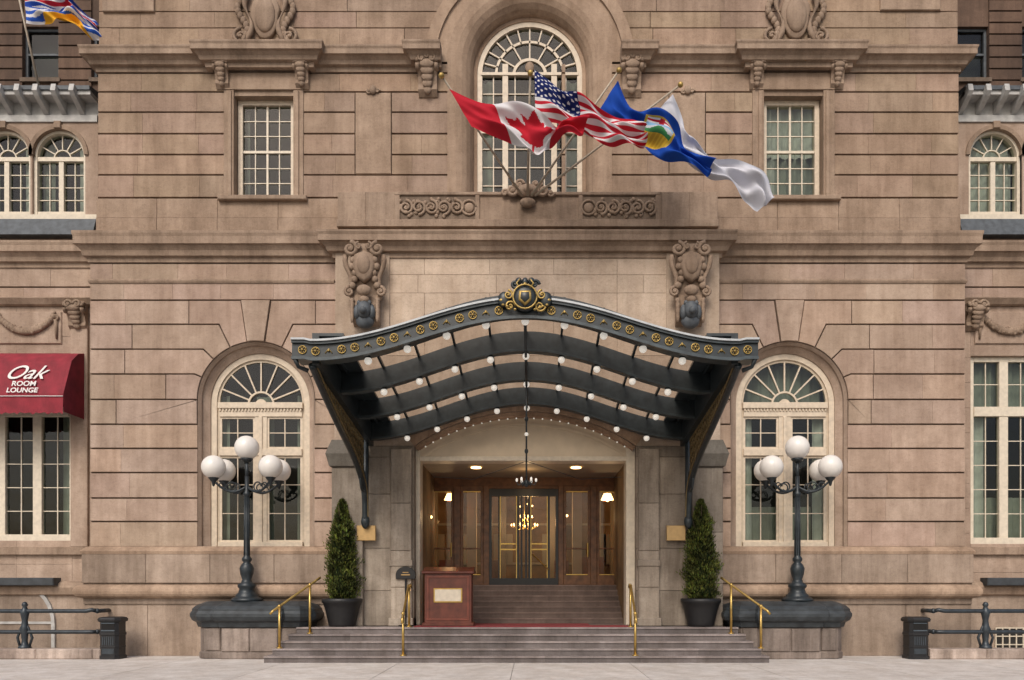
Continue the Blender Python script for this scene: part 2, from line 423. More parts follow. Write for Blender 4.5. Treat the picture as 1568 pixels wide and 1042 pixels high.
# ---- upper storey wall
zu=[Z(p,.1) for p in (70,97,112,141,172,205,237,268,303)]
wl=dict(xc=X(404,.1),x0=X(343,.1),x1=X(465,.1),z0=zu[8],z1=zu[2]); wr=dict(xc=X(1215,.1),x0=X(1152,.1),x1=X(1278,.1),z0=zu[8],z1=zu[2])
pl=dict(xc=X(571,.1),x0=X(543,.1),x1=X(600,.1),z0=zu[7],z1=zu[3]); pr=dict(xc=X(1052,.1),x0=X(1024,.1),x1=X(1081,.1),z0=zu[7],z1=zu[3])
AC=X(811,.1); AZ=Z(95,.1); AR=2.28
courses(up,bk,UL,AC+1,zu[1:],.1,[wl,pl,dict(xc=AC,x0=AC-AR,x1=AC+.9,z0=0,z1=40)],yb=.55)
courses(up,bk,AC+AR,UR,zu[1:],.1,[pr,wr],yb=.55)
for a,b in ((UL-.03,X(518)),(X(1098),UR+.03)):
    n=4
    for i in range(n):
        up.box(a+(b-a)*i/n+.003,a+(b-a)*(i+1)/n-.003,.04,.5,Z(356),Z(334,.05),U(.9,1),b=.01)
        up.box(a+(b-a)*i/n+.003,a+(b-a)*(i+1)/n-.003,.06,.5,Z(334,.05)+.004,Z(304,.05),U(.93,1.05),b=.01)
up.box(UL+.01,UL+.3,.17,9,Z(354),zu[0]+9); up.box(UR-.3,UR-.01,.17,9,Z(354),zu[0]+9)
for p in (pl,pr):
    x0,x1,z0,z1=p['x0'],p['x1'],p['z0'],p['z1']; usur.box(x0+.02,x1-.02,.09,.5,z0+.02,z1-.02,b=.02,tone=1.02)
    cx=(x0+x1)/2
    orn.ell((cx,.05,z1+.03),(.10,.07,.13),10,8)
    for s in (-1,1): orn.spiral(cx+s*.13,z1-.0,.07,.07,1.2,s,0,.028,14)
def uwin(w,bright):
    x0,x1,z0,z1=w['x0'],w['x1'],w['z0'],w['z1']; cx=(x0+x1)/2
    zt,zb=Z(140,.1),Z(303,.1); wi=.83
    usur.box(x0+.01,x1-.01,.05,.5,zt+.02,z1-.02,b=.01)
    for s in (-1,1):
        xa=cx+s*wi; xb=cx+s*(x1-x0)/2
        usur.box(min(xa,xb)+.0,max(xa,xb)-.0,.07,.5,zb,zt+.02,b=.012,tone=.95)
        usur.box(min(cx+s*(wi+.06),cx+s*(wi+.16)),max(cx+s*(wi+.06),cx+s*(wi+.16)),.03,.08,zb,zt-.02,b=.01)
    usur.box(cx-wi,cx+wi,.12,.5,zt-.12,zt+.019,tone=.85)
    usur.box(x0-.12,x1+.12,-.08,.5,zb-.13,zb+.0,b=.02,tone=.9)
    f=.34; a,b=cx-wi+.02,cx+wi-.02; t0,t1=zb+.0,zt-.12
    cream.box(a,a+.13,f,f+.2,t0,t1); cream.box(b-.13,b,f,f+.2,t0,t1); cream.box(a+.13,b-.13,f,f+.2,t1-.13,t1); cream.box(a+.13,b-.13,f-.03,f+.2,t0,t0+.13)
    a+=.13;b-=.13;t0+=.13;t1-=.13; m=(t0+t1)/2
    ivory.box(a,b,f+.04,f+.12,m-.035,m+.035)
    for i in range(1,4):
        x=a+(b-a)*i/4; w2=.028 if i==2 else .014; ivory.box(x-w2,x+w2,f+.06,f+.11,t0,t1)
    for (p,q) in ((t0,m-.035),(m+.035,t1)):
        for i in range(1,3): z=p+(q-p)*i/3; ivory.box(a,b,f+.065,f+.105,z-.012,z+.012)
    glass.add([(a,f+.09,t0),(b,f+.09,t0),(b,f+.09,t1),(a,f+.09,t1)],[[0,1,2,3]])
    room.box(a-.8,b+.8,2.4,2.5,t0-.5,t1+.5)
    if bright: 
        curtain(lace,a-.1,b+.1,m-.05,t1+.1,f+.3); curtain(lace,a-.1,cx-.25,t0,m+.1,f+.35); curtain(curt,cx-.35,b+.1,t0,m+.1,f+.4)
    else: curtain(curt,a-.1,a+.10,t0,t1,f+.35); curtain(curt,b-.10,b+.1,t0,t1,f+.35)
uwin(wl,False); uwin(wr,True)
def console(cx,zt,w,h,y,pj,mb=None):
    m=mb or orn
    trim.exx([(y,zt),(y-pj,zt),(y-pj*1.05,zt-.1*h),(y-pj*.95,zt-.3*h),(y-pj*.55,zt-.5*h),(y-pj*.4,zt-.7*h),(y-pj*.45,zt-.85*h),(y-.03,zt-h),(y,zt-h)],cx-w/2,cx+w/2)
    for s in (-1,1):
        m.tube([(cx+s*w*.5,y-pj*(.75+.25*math.cos(a*.5)),zt-.2*h+.16*h*math.sin(a*.5)) for a in range(0,13)],w*.12,6)
    for k in range(5):
        t=k/4; m.ell((cx,y-pj*(1.0-.6*t),zt-h*(.25+.6*t)),(w*(.42-.2*t),.07,h*.13),10,6)
    m.spiral(cx-w*.27,zt-.12*h,y-pj*1.06,w*.24,1.3,1,0,w*.08,14); m.spiral(cx+w*.27,zt-.12*h,y-pj*1.06,w*.24,1.3,-1,pi,w*.08,14)
for px in (341,463,1158,1281): console(X(px,.05),Z(95,0),.36,.72,.1,.28)
for px in (655,967): console(X(px,0),Z(92,0),.52,1.0,.1,.34)
zq0,zq1=Z(97,-.2),Z(70,-.2)
def ucor(path): trim.mold(corn(zq0+.05,zq1,.34),path)
def U_(px,y=.1): return X(px,y)
ucor([(UL,1.2),(UL,.1),(U_(322),.1),(U_(322),-.1),(U_(482),-.1),(U_(482),.1),(U_(640),.1),(U_(640),-.1),(U_(677),-.1)])
ucor([(U_(949),-.1),(U_(985),-.1),(U_(985),.1),(U_(1140),.1),(U_(1140),-.1),(U_(1298),-.1),(U_(1298),.1),(UR,.1),(UR,1.2)])
z3=[Z(p,.15) for p in (-330,-290,-250,-210,-170,-130,-95,-60,-28,18,43,72)]
h3=dict(xc=AC,zc=AZ,R=2.9,zb=0)
holes3=[dict(xc=X(404,.15),x0=X(355,.15),x1=X(455,.15),z0=Z(-40,.15),z1=Z(-210,.15)),dict(xc=X(1215,.15),x0=X(1165,.15),x1=X(1265,.15),z0=Z(-40,.15),z1=Z(-210,.15))]
courses(up,bk,UL,UR,z3,.15,[holes3[0],h3,holes3[1]],yb=.6,w=(1.6,2.6),gv=.014)
bk.box(UL+.02,AC-AR,.15,.6,Z(72,.15),Z(96,.15)); bk.box(AC+AR,UR-.02,.15,.6,Z(72,.15),Z(96,.15))
for h in holes3:
    cx=h['xc']; ivory.box(h['x0'],h['x1'],.35,.5,h['z0'],h['z0']+.15); ivory.box(cx-.06,cx+.06,.35,.5,h['z0'],h['z1'])
    glass.add([(h['x0'],.45,h['z0']),(h['x1'],.45,h['z0']),(h['x1'],.45,h['z1']),(h['x0'],.45,h['z1'])],[[0,1,2,3]])
trim.mold(corn(Z(-345),Z(-320),.7),[(UL,1.2),(UL,.1),(UR,.1),(UR,1.2)])
trim.box(X(157,.1),X(236,.1),.08,.4,Z(18,.1),Z(-60,.1),tone=1.1,b=.015); trim.box(X(1348,.1),X(1440,.1),.08,.4,Z(16,.1),Z(-60,.1),tone=1.1,b=.015)
def ringp(r,y,zb): return arch(AC,AZ,r,zb,40)
zb=Z(300,.2)
usur.tone=(1.08,1.07,1.06)
usur.strip(ringp(2.9,.13,AZ),.13,ringp(2.9,.13,AZ),.3)
usur.band(arch(AC,AZ,2.93,AZ+.0,40),arch(AC,AZ,2.62,AZ,40),.03,.4)
usur.strip(arch(AC,AZ,2.62,AZ,40),.10,arch(AC,AZ,2.24,AZ,40),.10)
usur.strip(ringp(2.30,0,zb),.085,ringp(2.22,0,zb),.10)
prev=(2.22,.10)
for k in range(1,7):
    a=k/6*pi/2; r=2.22-.62*math.sin(a)*1; y=.10+.55*(1-math.cos(a))
    usur.strip(ringp(prev[0],0,zb),prev[1],ringp(r,0,zb),y); prev=(r,y)
yw=.66
trim.band(ringp(1.62,0,zb),ringp(1.5,0,zb),yw-.05,yw+.2,(1.1,1.05,1))
cream.band(ringp(1.5,0,zb),ringp(1.36,0,zb),yw-.02,yw+.2)
trim.prism([(AC-.28,AZ+2.95),(AC-.2,AZ+2.25),(AC+.2,AZ+2.25),(AC+.28,AZ+2.95)],-.1,.3,.02)
y0,y1=yw+.03,yw+.1
cream.band(arch(AC,AZ,1.0,AZ,32),arch(AC,AZ,.93,AZ,32),y0,y1); cream.band(arch(AC,AZ,.5,AZ,24),arch(AC,AZ,.42,AZ,24),y0,y1)
for a in range(15,180,15):
    a=math.radians(a); d=Vector((math.cos(a),math.sin(a))); n=Vector((-d.y,d.x))*.02
    a0=d*(.93 if int(round(math.degrees(a)))%30 else .5);a1=d*1.4
    cream.prism([(AC+a0.x-n.x,AZ+a0.y-n.y),(AC+a1.x-n.x,AZ+a1.y-n.y),(AC+a1.x+n.x,AZ+a1.y+n.y),(AC+a0.x+n.x,AZ+a0.y+n.y)],y0,y1)
for s in (-1,1):
    cream.box(AC+s*.70-.08,AC+s*.70+.08,yw-.02,yw+.12,zb,AZ+.3)
    cream.box(AC+s*1.04-.016,AC+s*1.04+.016,y0,y1,zb,AZ)
for q in (-.42,.42,0): cream.box(AC+q-.016,AC+q+.016,y0,y1,zb,AZ)
cream.box(AC-1.4,AC+1.4,yw-.04,yw+.12,AZ-.03,AZ+.05); 
for k in range(1,7):
    z=zb+(AZ-zb)*k/7; cream.box(AC-1.4,AC+1.4,y0+.01,y1-.01,z-.014,z+.014)
cream.box(AC-1.4,AC+1.4,yw-.03,yw+.1,zb+2.0,zb+2.12)
gp=ringp(1.4,0,zb); glass.add([(x,yw+.08,z) for x,z in gp],[list(range(len(gp)))])
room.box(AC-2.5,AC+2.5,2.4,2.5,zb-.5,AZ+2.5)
curtain(curt,AC-1.4,AC-1.05,zb,AZ,yw+.35); curtain(curt,AC+1.05,AC+1.4,zb,AZ,yw+.35)
orn.ell((AC,yw-.02,AZ+.2),(.13,.06,.16),12,8)
def cartouche(cx,cz,y,w,h):
    pts=[(cx+w*.5*math.cos(a)*(1 if math.sin(a)>0 else .85),cz+h*.5*math.sin(a)) for a in [2*pi*i/24 for i in range(24)]]
    orn.prism(pts,y-.10,y+.05,.03)
    orn.ell((cx,y-.10,cz),(w*.34,.12,h*.38),16,10)
    for s in (-1,1):
        orn.tube([(cx+s*w*(.55+.12*math.sin(t*.7)),y-.1,cz+h*(.5-t*.11)) for t in range(11)],[.05+.03*math.sin(t) for t in range(11)],8)
        orn.spiral(cx+s*w*.72,cz+h*.42,y-.08,w*.2,1.4,s,pi/2,.045); orn.spiral(cx+s*w*.8,cz-h*.45,y-.08,w*.26,1.4,-s,pi/2,.05)
        orn.spiral(cx+s*w*.45,cz-h*.62,y-.06,w*.2,1.3,s,0,.04)
        for k in range(10):
            t=k/9; orn.ell((cx+s*w*(.75+.16*math.sin(t*6)),y-.06,cz+h*(.4-.9*t)),(.09,.07,.12),8,6)
cartouche(X(405,0),Z(22,0),.13,.85,1.3); cartouche(X(1220,0),Z(22,0),.13,.85,1.3)
# ---- balcony parapet above the portal
yb_=-.45
z0,z1=Z(348,yb_),Z(294,yb_)
def pb(a,b,zz0,zz1,y=yb_,t=1): trim.box(X(a,y),X(b,y),y,.3,zz0,zz1,tone=t,b=.012)
trim.box(X(516,yb_),X(1100,yb_),yb_-.04,.3,z0,z0+.2,b=.01)
pb(517,560,z0+.2,z1,t=1.05);pb(560,604,z0+.2,z1,t=.95);pb(1012,1056,z0+.2,z1,t=.92);pb(1056,1099,z0+.2,z1,t=1.03)
trim.box(X(605,yb_),X(1011,yb_),yb_+.03,.3,z0+.2,z1-.1)
for a,b in ((611,729),(891,1005)): trim.box(X(a,yb_),X(b,yb_),yb_+.02,yb_+.03,z0+.2,z1-.1,tone=.6)
trim.box(X(604,yb_),X(1012,yb_),yb_-.03,.3,z1-.1,z1-.01,b=.015)
for a,b in ((604,612),(728,734),(886,892),(1004,1012)): trim.box(X(a,yb_),X(b,yb_),yb_-.02,yb_+.03,z0+.2,z1-.1)
zm=(z0+.2+z1-.1)/2
for a,b in ((612,728),(892,1004)):
    n=6
    for i in range(n):
        px=a+(b-a)*(i+.5)/n; s=1 if i%2 else -1
        if (i==n-1 and a<800) or (i==0 and a>800):
            orn.ell((X(px,yb_),yb_+.02,zm),(.14,.06,.14),12,6); orn.tube([(X(px,yb_)+.2*math.cos(t*.53),yb_,zm+.2*math.sin(t*.53)) for t in range(13)],.035,6); continue
        orn.spiral(X(px,yb_),zm,yb_,.20,1.7,s,-s*pi/2,.042); 
        for k in range(7): orn.ell((X(px,yb_)+U(-.2,.2),yb_+.01,zm+U(-.25,.25)),(.06,.045,.06),6,5)
cx=X(808,yb_-.1); cz=Z(293,yb_-.1)
orn.ell((cx,yb_-.1,cz),(.3,.16,.19),16,8); orn.ell((cx,yb_-.16,cz),(.18,.14,.12),16,8)
for s in (-1,1):
    orn.spiral(cx+s*.42,cz+.02,yb_-.08,.17,1.5,s,pi/2,.06); orn.spiral(cx+s*.62,cz-.03,yb_-.05,.10,1.3,-s,0,.04)
    orn.spiral(cx+s*.22,cz+.2,yb_-.08,.12,1.2,-s,0,.045)
orn.ell((cx,yb_-.08,cz-.3),(.22,.1,.14),12,8)
# ---- portal wall between consoles
for r,(a,b) in enumerate(((382,392),(392,421),(421,449),(449,545))):
    xs=[592,650,750,848,945,1022] if r!=2 else [592,640,760,945,985,1022]
    for i in range(len(xs)-1):
        t=U(.92,1.05); yy=yp if r else yp-.03
        pale.box(X(xs[i],yp)+.003,X(xs[i+1],yp)-.003,yy,.2,Z(b,yp)+.003,Z(a,yp)-.003,tone=t,b=.006)
for a,b in ((514,597),(1020,1101)):
    pale.box(X(a,yp),X(b,yp),yp-.05,.3,Z(532,yp),Z(381,yp),tone=.85,b=.01)
bz=MB('bronze_lion_masks',SLATE,hotel,True)
for px in (559,1057):
    y=yp-.05; cx=X(px,y-.3); zt=Z(381,y-.1); h=2.05
    trim.exx([(y,zt),(y-.42,zt),(y-.45,zt-.15),(y-.42,zt-.5),(y-.3,zt-.95),(y-.22,zt-1.3),(y-.3,zt-1.6),(y-.25,zt-1.95),(y-.03,zt-2.1),(y,zt-2.1)],cx-.36,cx+.36)
    for s in (-1,1):
        orn.spiral(cx+s*.36,zt-.17,y-.47,.19,1.5,s,pi/2 ,.06); orn.spiral(cx+s*.13,zt-.1,y-.5,.1,1.2,-s,pi/2,.04)
        orn.tube([(cx+s*(.50-.02*t+.05*math.sin(t*1.1)),y-.38+.02*t,zt-.3-.14*t) for t in range(12)],[.075-.003*t for t in range(12)],8)
        orn.spiral(cx+s*.42,zt-1.25,y-.3,.13,1.4,-s,pi/2,.045)
        orn.tube([(cx+s*.34,y-.33,zt-1.45-.08*t) for t in range(9)],[.07,.05,.07,.05,.07,.05,.06,.05,.03],6)
        for k in range(5): orn.ell((cx+s*(.28+.05*math.sin(k*2)),y-.44+.03*k,zt-.45-.16*k),(.1,.08,.1),8,6)
    orn.prism([(cx-.26,zt-.3),(cx-.3,zt-.6),(cx-.2,zt-.9),(cx,zt-1.05),(cx+.2,zt-.9),(cx+.3,zt-.6),(cx+.26,zt-.3),(cx,zt-.22)],y-.52,y-.2,.05)
    orn.ell((cx,y-.5,zt-.58),(.19,.1,.28),14,8); orn.ell((cx,y-.46,zt-1.27),(.2,.12,.15),12,8); orn.ell((cx,y-.4,zt-1.5),(.14,.12,.12),12,8)
    zz=zt-1.78
    bz.ell((cx,y-.42,zz),(.2,.18,.24),14,10); bz.ell((cx,y-.58,zz-.06),(.10,.10,.10),12,8); bz.ell((cx,y-.3,zz-.25),(.26,.16,.22),12,8)
    for s in (-1,1): bz.ell((cx+s*.14,y-.42,zz+.19),(.06,.05,.07),8,6); bz.ell((cx+s*.2,y-.36,zz-.05),(.1,.12,.2),8,6)
    for k in range(7): a=k*pi/6; bz.ell((cx+.21*math.cos(a),y-.36,zz+.21*math.sin(a)),(.07,.06,.07),8,6)
bz.done()
# ---- portal lower: piers and segmental arch
pier=MB('portal_piers',S_PIER,hotel)
OX0,OX1=X(634,yp),X(974,yp); oc=(OX0+OX1)/2; hw=(OX1-OX0)/2; zs=Z(683,yp); rise=.95
rad=(hw*hw+rise*rise)/(2*rise); za=zs+rise-rad
def seg(r_off=0,n=24):
    rr=rad+r_off; a=math.asin(min(1,(hw+r_off*.6)/rr)); return [(oc+rr*math.sin(-a+2*a*i/n),za+rr*math.cos(-a+2*a*i/n)) for i in range(n+1)]
s0=seg()
pale.prism([(PL,Z(532,yp)-.0),(PL,zs)]+[(s0[0][0],zs)]+s0[1:-1]+[(s0[-1][0],zs),(PR,zs),(PR,Z(532,yp))],yp+.01,.5,tone=.85)
s1=seg(.28); trim.strip(s1,yp-.03,s0,yp-.03,(1.35,1.25,1.15)); trim.strip(s0,yp-.03,s0,.2); trim.strip(s1,yp+.02,s1,yp-.03)
s2=seg(-.1); trim.band(s0,s2,yp+.12,.3,(1.3,1.2,1.1))
zf=.85
for (a,b) in ((PL,OX0),(OX1,PR)):
    lft=a<0
    zz=[zf,Z(905,yp),Z(840,yp),Z(757,yp),Z(700,yp),zs]
    for i in range(5):
        pier.box(a+.01,b-.0,yp-.0,.6,zz[i]+.004,zz[i+1]-.004,tone=U(.85,1.15),b=.012)
    c0,c1=(a-.02,a+.82) if lft else (b-.82,b+.02)
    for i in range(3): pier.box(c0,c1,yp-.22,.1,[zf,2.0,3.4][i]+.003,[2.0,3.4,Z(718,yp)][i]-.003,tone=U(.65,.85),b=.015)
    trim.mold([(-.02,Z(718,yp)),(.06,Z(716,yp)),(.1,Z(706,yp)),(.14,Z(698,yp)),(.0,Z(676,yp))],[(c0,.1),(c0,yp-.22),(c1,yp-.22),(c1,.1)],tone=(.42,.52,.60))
    d0,d1=(b-.62,b-.05) if lft else (a+.05,a+.62)
    for i in range(4):
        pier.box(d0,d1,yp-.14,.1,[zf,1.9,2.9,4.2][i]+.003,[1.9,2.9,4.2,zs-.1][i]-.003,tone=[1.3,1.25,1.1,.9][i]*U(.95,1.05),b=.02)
    pier.box(d0-.05,d1+.05,yp-.2,.1,zf,zf+.22,tone=1.1,b=.02)
    pier.box(d0-.03,d1+.03,yp-.17,.1,Z(868,yp),Z(858,yp),tone=1.1,b=.02)
yd=.05
EX0,EX1=X(645,.3),X(957,.3); zh=Z(708,.3)
for a,b in ((OX0-.1,EX0),(EX1,OX1+.1)):
    ivory.box(a,b,yd,.6,zf,zs+.3,b=.02); 
ivory.box(OX0-.1,OX1+.1,yd+.03,.6,zh,zh+.13,b=.01)
ty=MB('tympanum',TYMP,hotel); s3=seg(-.02); ty.prism([(OX0,zh+.1)]+[(x,z) for x,z in s3]+[(OX1,zh+.1)],yd+.06,.6)
s4=seg(-.32); ty.band(seg(-.24),s4,yd+.035,yd+.06); ty.done()
bd=MB('arch_bulb_string',BULB,hotel,True)
s5=seg(-.17,26)
for x,z in s5[1:-1]: bd.ell((x,yp+.1,z),.022,8,6)
bd.done()
# vestibule
ves=MB('vestibule_walls',LOBBY,hotel); stp=MB('vestibule_stairs',S_STEP,hotel); wood=MB('entrance_doors',WOOD,hotel); dg=MB('door_glass',GLD,hotel)
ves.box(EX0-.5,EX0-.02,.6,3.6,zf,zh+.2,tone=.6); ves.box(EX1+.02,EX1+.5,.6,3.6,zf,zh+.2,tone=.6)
cei=MB('vestibule_ceiling',TYMP,hotel); cei.box(EX0-.5,EX1+.5,.6,3.6,zh,zh+.3,tone=.6); cei.done()
nst=7; rs=(1.98-zf)/nst
run=MB('stair_runner',REDMAT,hotel)
for i in range(nst): 
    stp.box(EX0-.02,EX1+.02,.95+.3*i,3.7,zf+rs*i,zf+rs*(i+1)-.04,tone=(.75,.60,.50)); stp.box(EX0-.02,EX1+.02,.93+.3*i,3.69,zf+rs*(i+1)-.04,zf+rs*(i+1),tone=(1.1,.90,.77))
stp.done(); run.box(-1.9,1.75,-.2,.9,.852,.862); run.done()
D=3.4; zd0,zd1=1.98,Z(744,D)
wood.box(EX0-.1,EX1+.1,D,D+.15,zd1,zh+.1); 
def W(a,b,z0,z1,y=D,dd=.12,mb=None): (mb or wood).box(X(a,y),X(b,y),y,y+dd,z0,z1,b=.01)
DB=MB('revolving_door_bronze',BLACK,hotel); bras=MB('door_brass',BRASS,hotel)
for a,b in ((645,656),(695,705),(740,749),(855,863),(904,914),(948,958)): W(a,b,zd0,zd1)
for a,b in ((656,695),(705,740),(863,904),(914,948)):
    W(a,b,zd0,zd0+.32,D+.01); W(a,b,zd1-.18,zd1,D+.01); W(a,a+4,zd0+.32,zd1-.18,D+.02); W(b-4,b,zd0+.32,zd1-.18,D+.02)
    bras.box(X(a+4,D),X(b-4,D),D+.0,D+.03,zd0+.32,zd0+.35); bras.box(X(a+4,D),X(b-4,D),D,D+.03,zd1-.21,zd1-.18)
    W(a+4,b-4,zd0+1.15,zd0+1.20,D+.03,.06)
    dg.add([(X(a,D),D+.08,zd0),(X(b,D),D+.08,zd0),(X(b,D),D+.08,zd1),(X(a,D),D+.08,zd1)],[[0,1,2,3]])
W(749,855,zd1-.1,zd1,D-.02)
for a,b in ((749,753),(763,767),(790,795),(797,800),(804,807),(809,814),(838,842),(851,855)): DB.box(X(a,D),X(b,D),D+.0,D+.08,zd0,zd1-.1)
DB.box(X(749,D),X(855,D),D-.01,D+.09,zd1-.34,zd1-.101); DB.box(X(749,D),X(855,D),D-.01,D+.09,zd0,zd0+.22)
for z in (zd0+1.12,zd0+1.30): bras.box(X(767,D),X(790,D),D-.04,D-.0,z,z+.045); bras.box(X(814,D),X(838,D),D-.04,D-.0,z,z+.045)
bras.tube([(X(815,D),D-.03,zd0+1.0),(X(840,D),D-.03,zd0+.5)],.02)
for px in (691,900): bras.tube([(X(px,D),D-.08,zd0+.9),(X(px,D),D-.08,zd0+1.35)],.028)
for px in (766,791,813,838): bras.box(X(px-.6,D),X(px+.6,D),D-.015,D-.001,zd0+.22,zd1-.34)
dg.add([(X(749,D),D+.06,zd0),(X(855,D),D+.06,zd0),(X(855,D),D+.06,zd1),(X(749,D),D+.06,zd1)],[[0,1,2,3]])
DB.done(); wood.done(); dg.done(); 
ves.box(EX0-1,EX1+1,8.4,8.6,zd0-.1,zh+.4,tone=.8); ves.box(EX0-1.2,EX0-1,3.6,8.6,zd0-.1,zh+.4);ves.box(EX1+1,EX1+1.2,3.6,8.6,zd0-.1,zh+.4); ves.box(EX0-1.2,EX1+1.2,3.61,8.6,zh+.301,zh+.5)
stp2=MB('lobby_floor',WOODR,hotel); stp2.box(EX0-1.2,EX1+1.2,3.7,8.6,zd0-.2,zd0-.01); stp2.done()
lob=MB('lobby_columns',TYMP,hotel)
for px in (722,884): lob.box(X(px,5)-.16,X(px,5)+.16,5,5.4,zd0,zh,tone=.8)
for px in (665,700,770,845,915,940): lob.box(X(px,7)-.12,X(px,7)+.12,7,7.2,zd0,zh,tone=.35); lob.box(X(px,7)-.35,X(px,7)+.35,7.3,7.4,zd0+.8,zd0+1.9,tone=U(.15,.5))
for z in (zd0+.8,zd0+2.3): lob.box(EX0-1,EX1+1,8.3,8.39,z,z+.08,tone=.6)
lob.done(); ves.done()
desk=MB('lobby_furniture',WOODR,hotel)
for px,w_ in ((690,.4),(750,.3),(905,.45),(860,.25)):
    hh=U(.7,1.2); desk.box(X(px,6)-w_,X(px,6)+w_,6,6.4,zd0,zd0+hh); desk.lathe([(0,0),(.08,0),(.03,.04),(.03,.3),(0,.3)],(X(px,6),6.2,zd0+hh),10)
desk.done()
lit=MB('lit_lobby_lamps',WARM,hotel,True)
chb=MB('chandelier_frame',BRASS,hotel,True)
ccx,ccy,ccz=X(803,6),6,Z(806,6)
chb.tube([(ccx,ccy,zh+.3),(ccx,ccy,ccz-.1)],.02,6); chb.ell((ccx,ccy,ccz-.05),(.09,.09,.12),10,8)
for tier,(nr,rr,zz_) in enumerate(((10,.46,0),(6,.27,.3))):
    for k in range(nr):
        a=2*pi*k/nr; dx,dy=math.cos(a)*rr,math.sin(a)*rr
        chb.tube([(ccx,ccy,ccz+zz_-.05),(ccx+dx*.5,ccy+dy*.5,ccz+zz_-.13),(ccx+dx,ccy+dy,ccz+zz_-.02)],.012,5)
        lit.ell((ccx+dx,ccy+dy,ccz+zz_+.04),(.022,.022,.045),8,6)
chb.done()
for (px,py,y,r) in ((690,764,5,.06),(930,766,5,.06),(806,772,5,.04),(797,776,5,.03),(815,775,5,.03),(660,792,2.6,.045),(744,792,8.1,.05),(868,790,8.1,.05)):
    lit.ell((X(px,y),y,Z(py,y)),r,10,8)
for px in (729,882): lit.lathe([(0,0),(.15,0),(.15,.03),(0,.03)],(X(px,1.2),1.2,zh-.035),16)
for px in (690,930): lit.lathe([(.22,0),(.12,.22),(.11,.22),(.21,0)],(X(px,5),5,Z(766,5)),16,tone=(1,.6,.3))
lit.done(); bras.done()
pq=MB('brass_plaques',PLAQ,hotel)
for px in (560,1035): pq.box(X(px-14,yp-.25),X(px+15,yp-.25),yp-.25,yp-.14,Z(829,yp),Z(806,yp),b=.01)
pq.done()
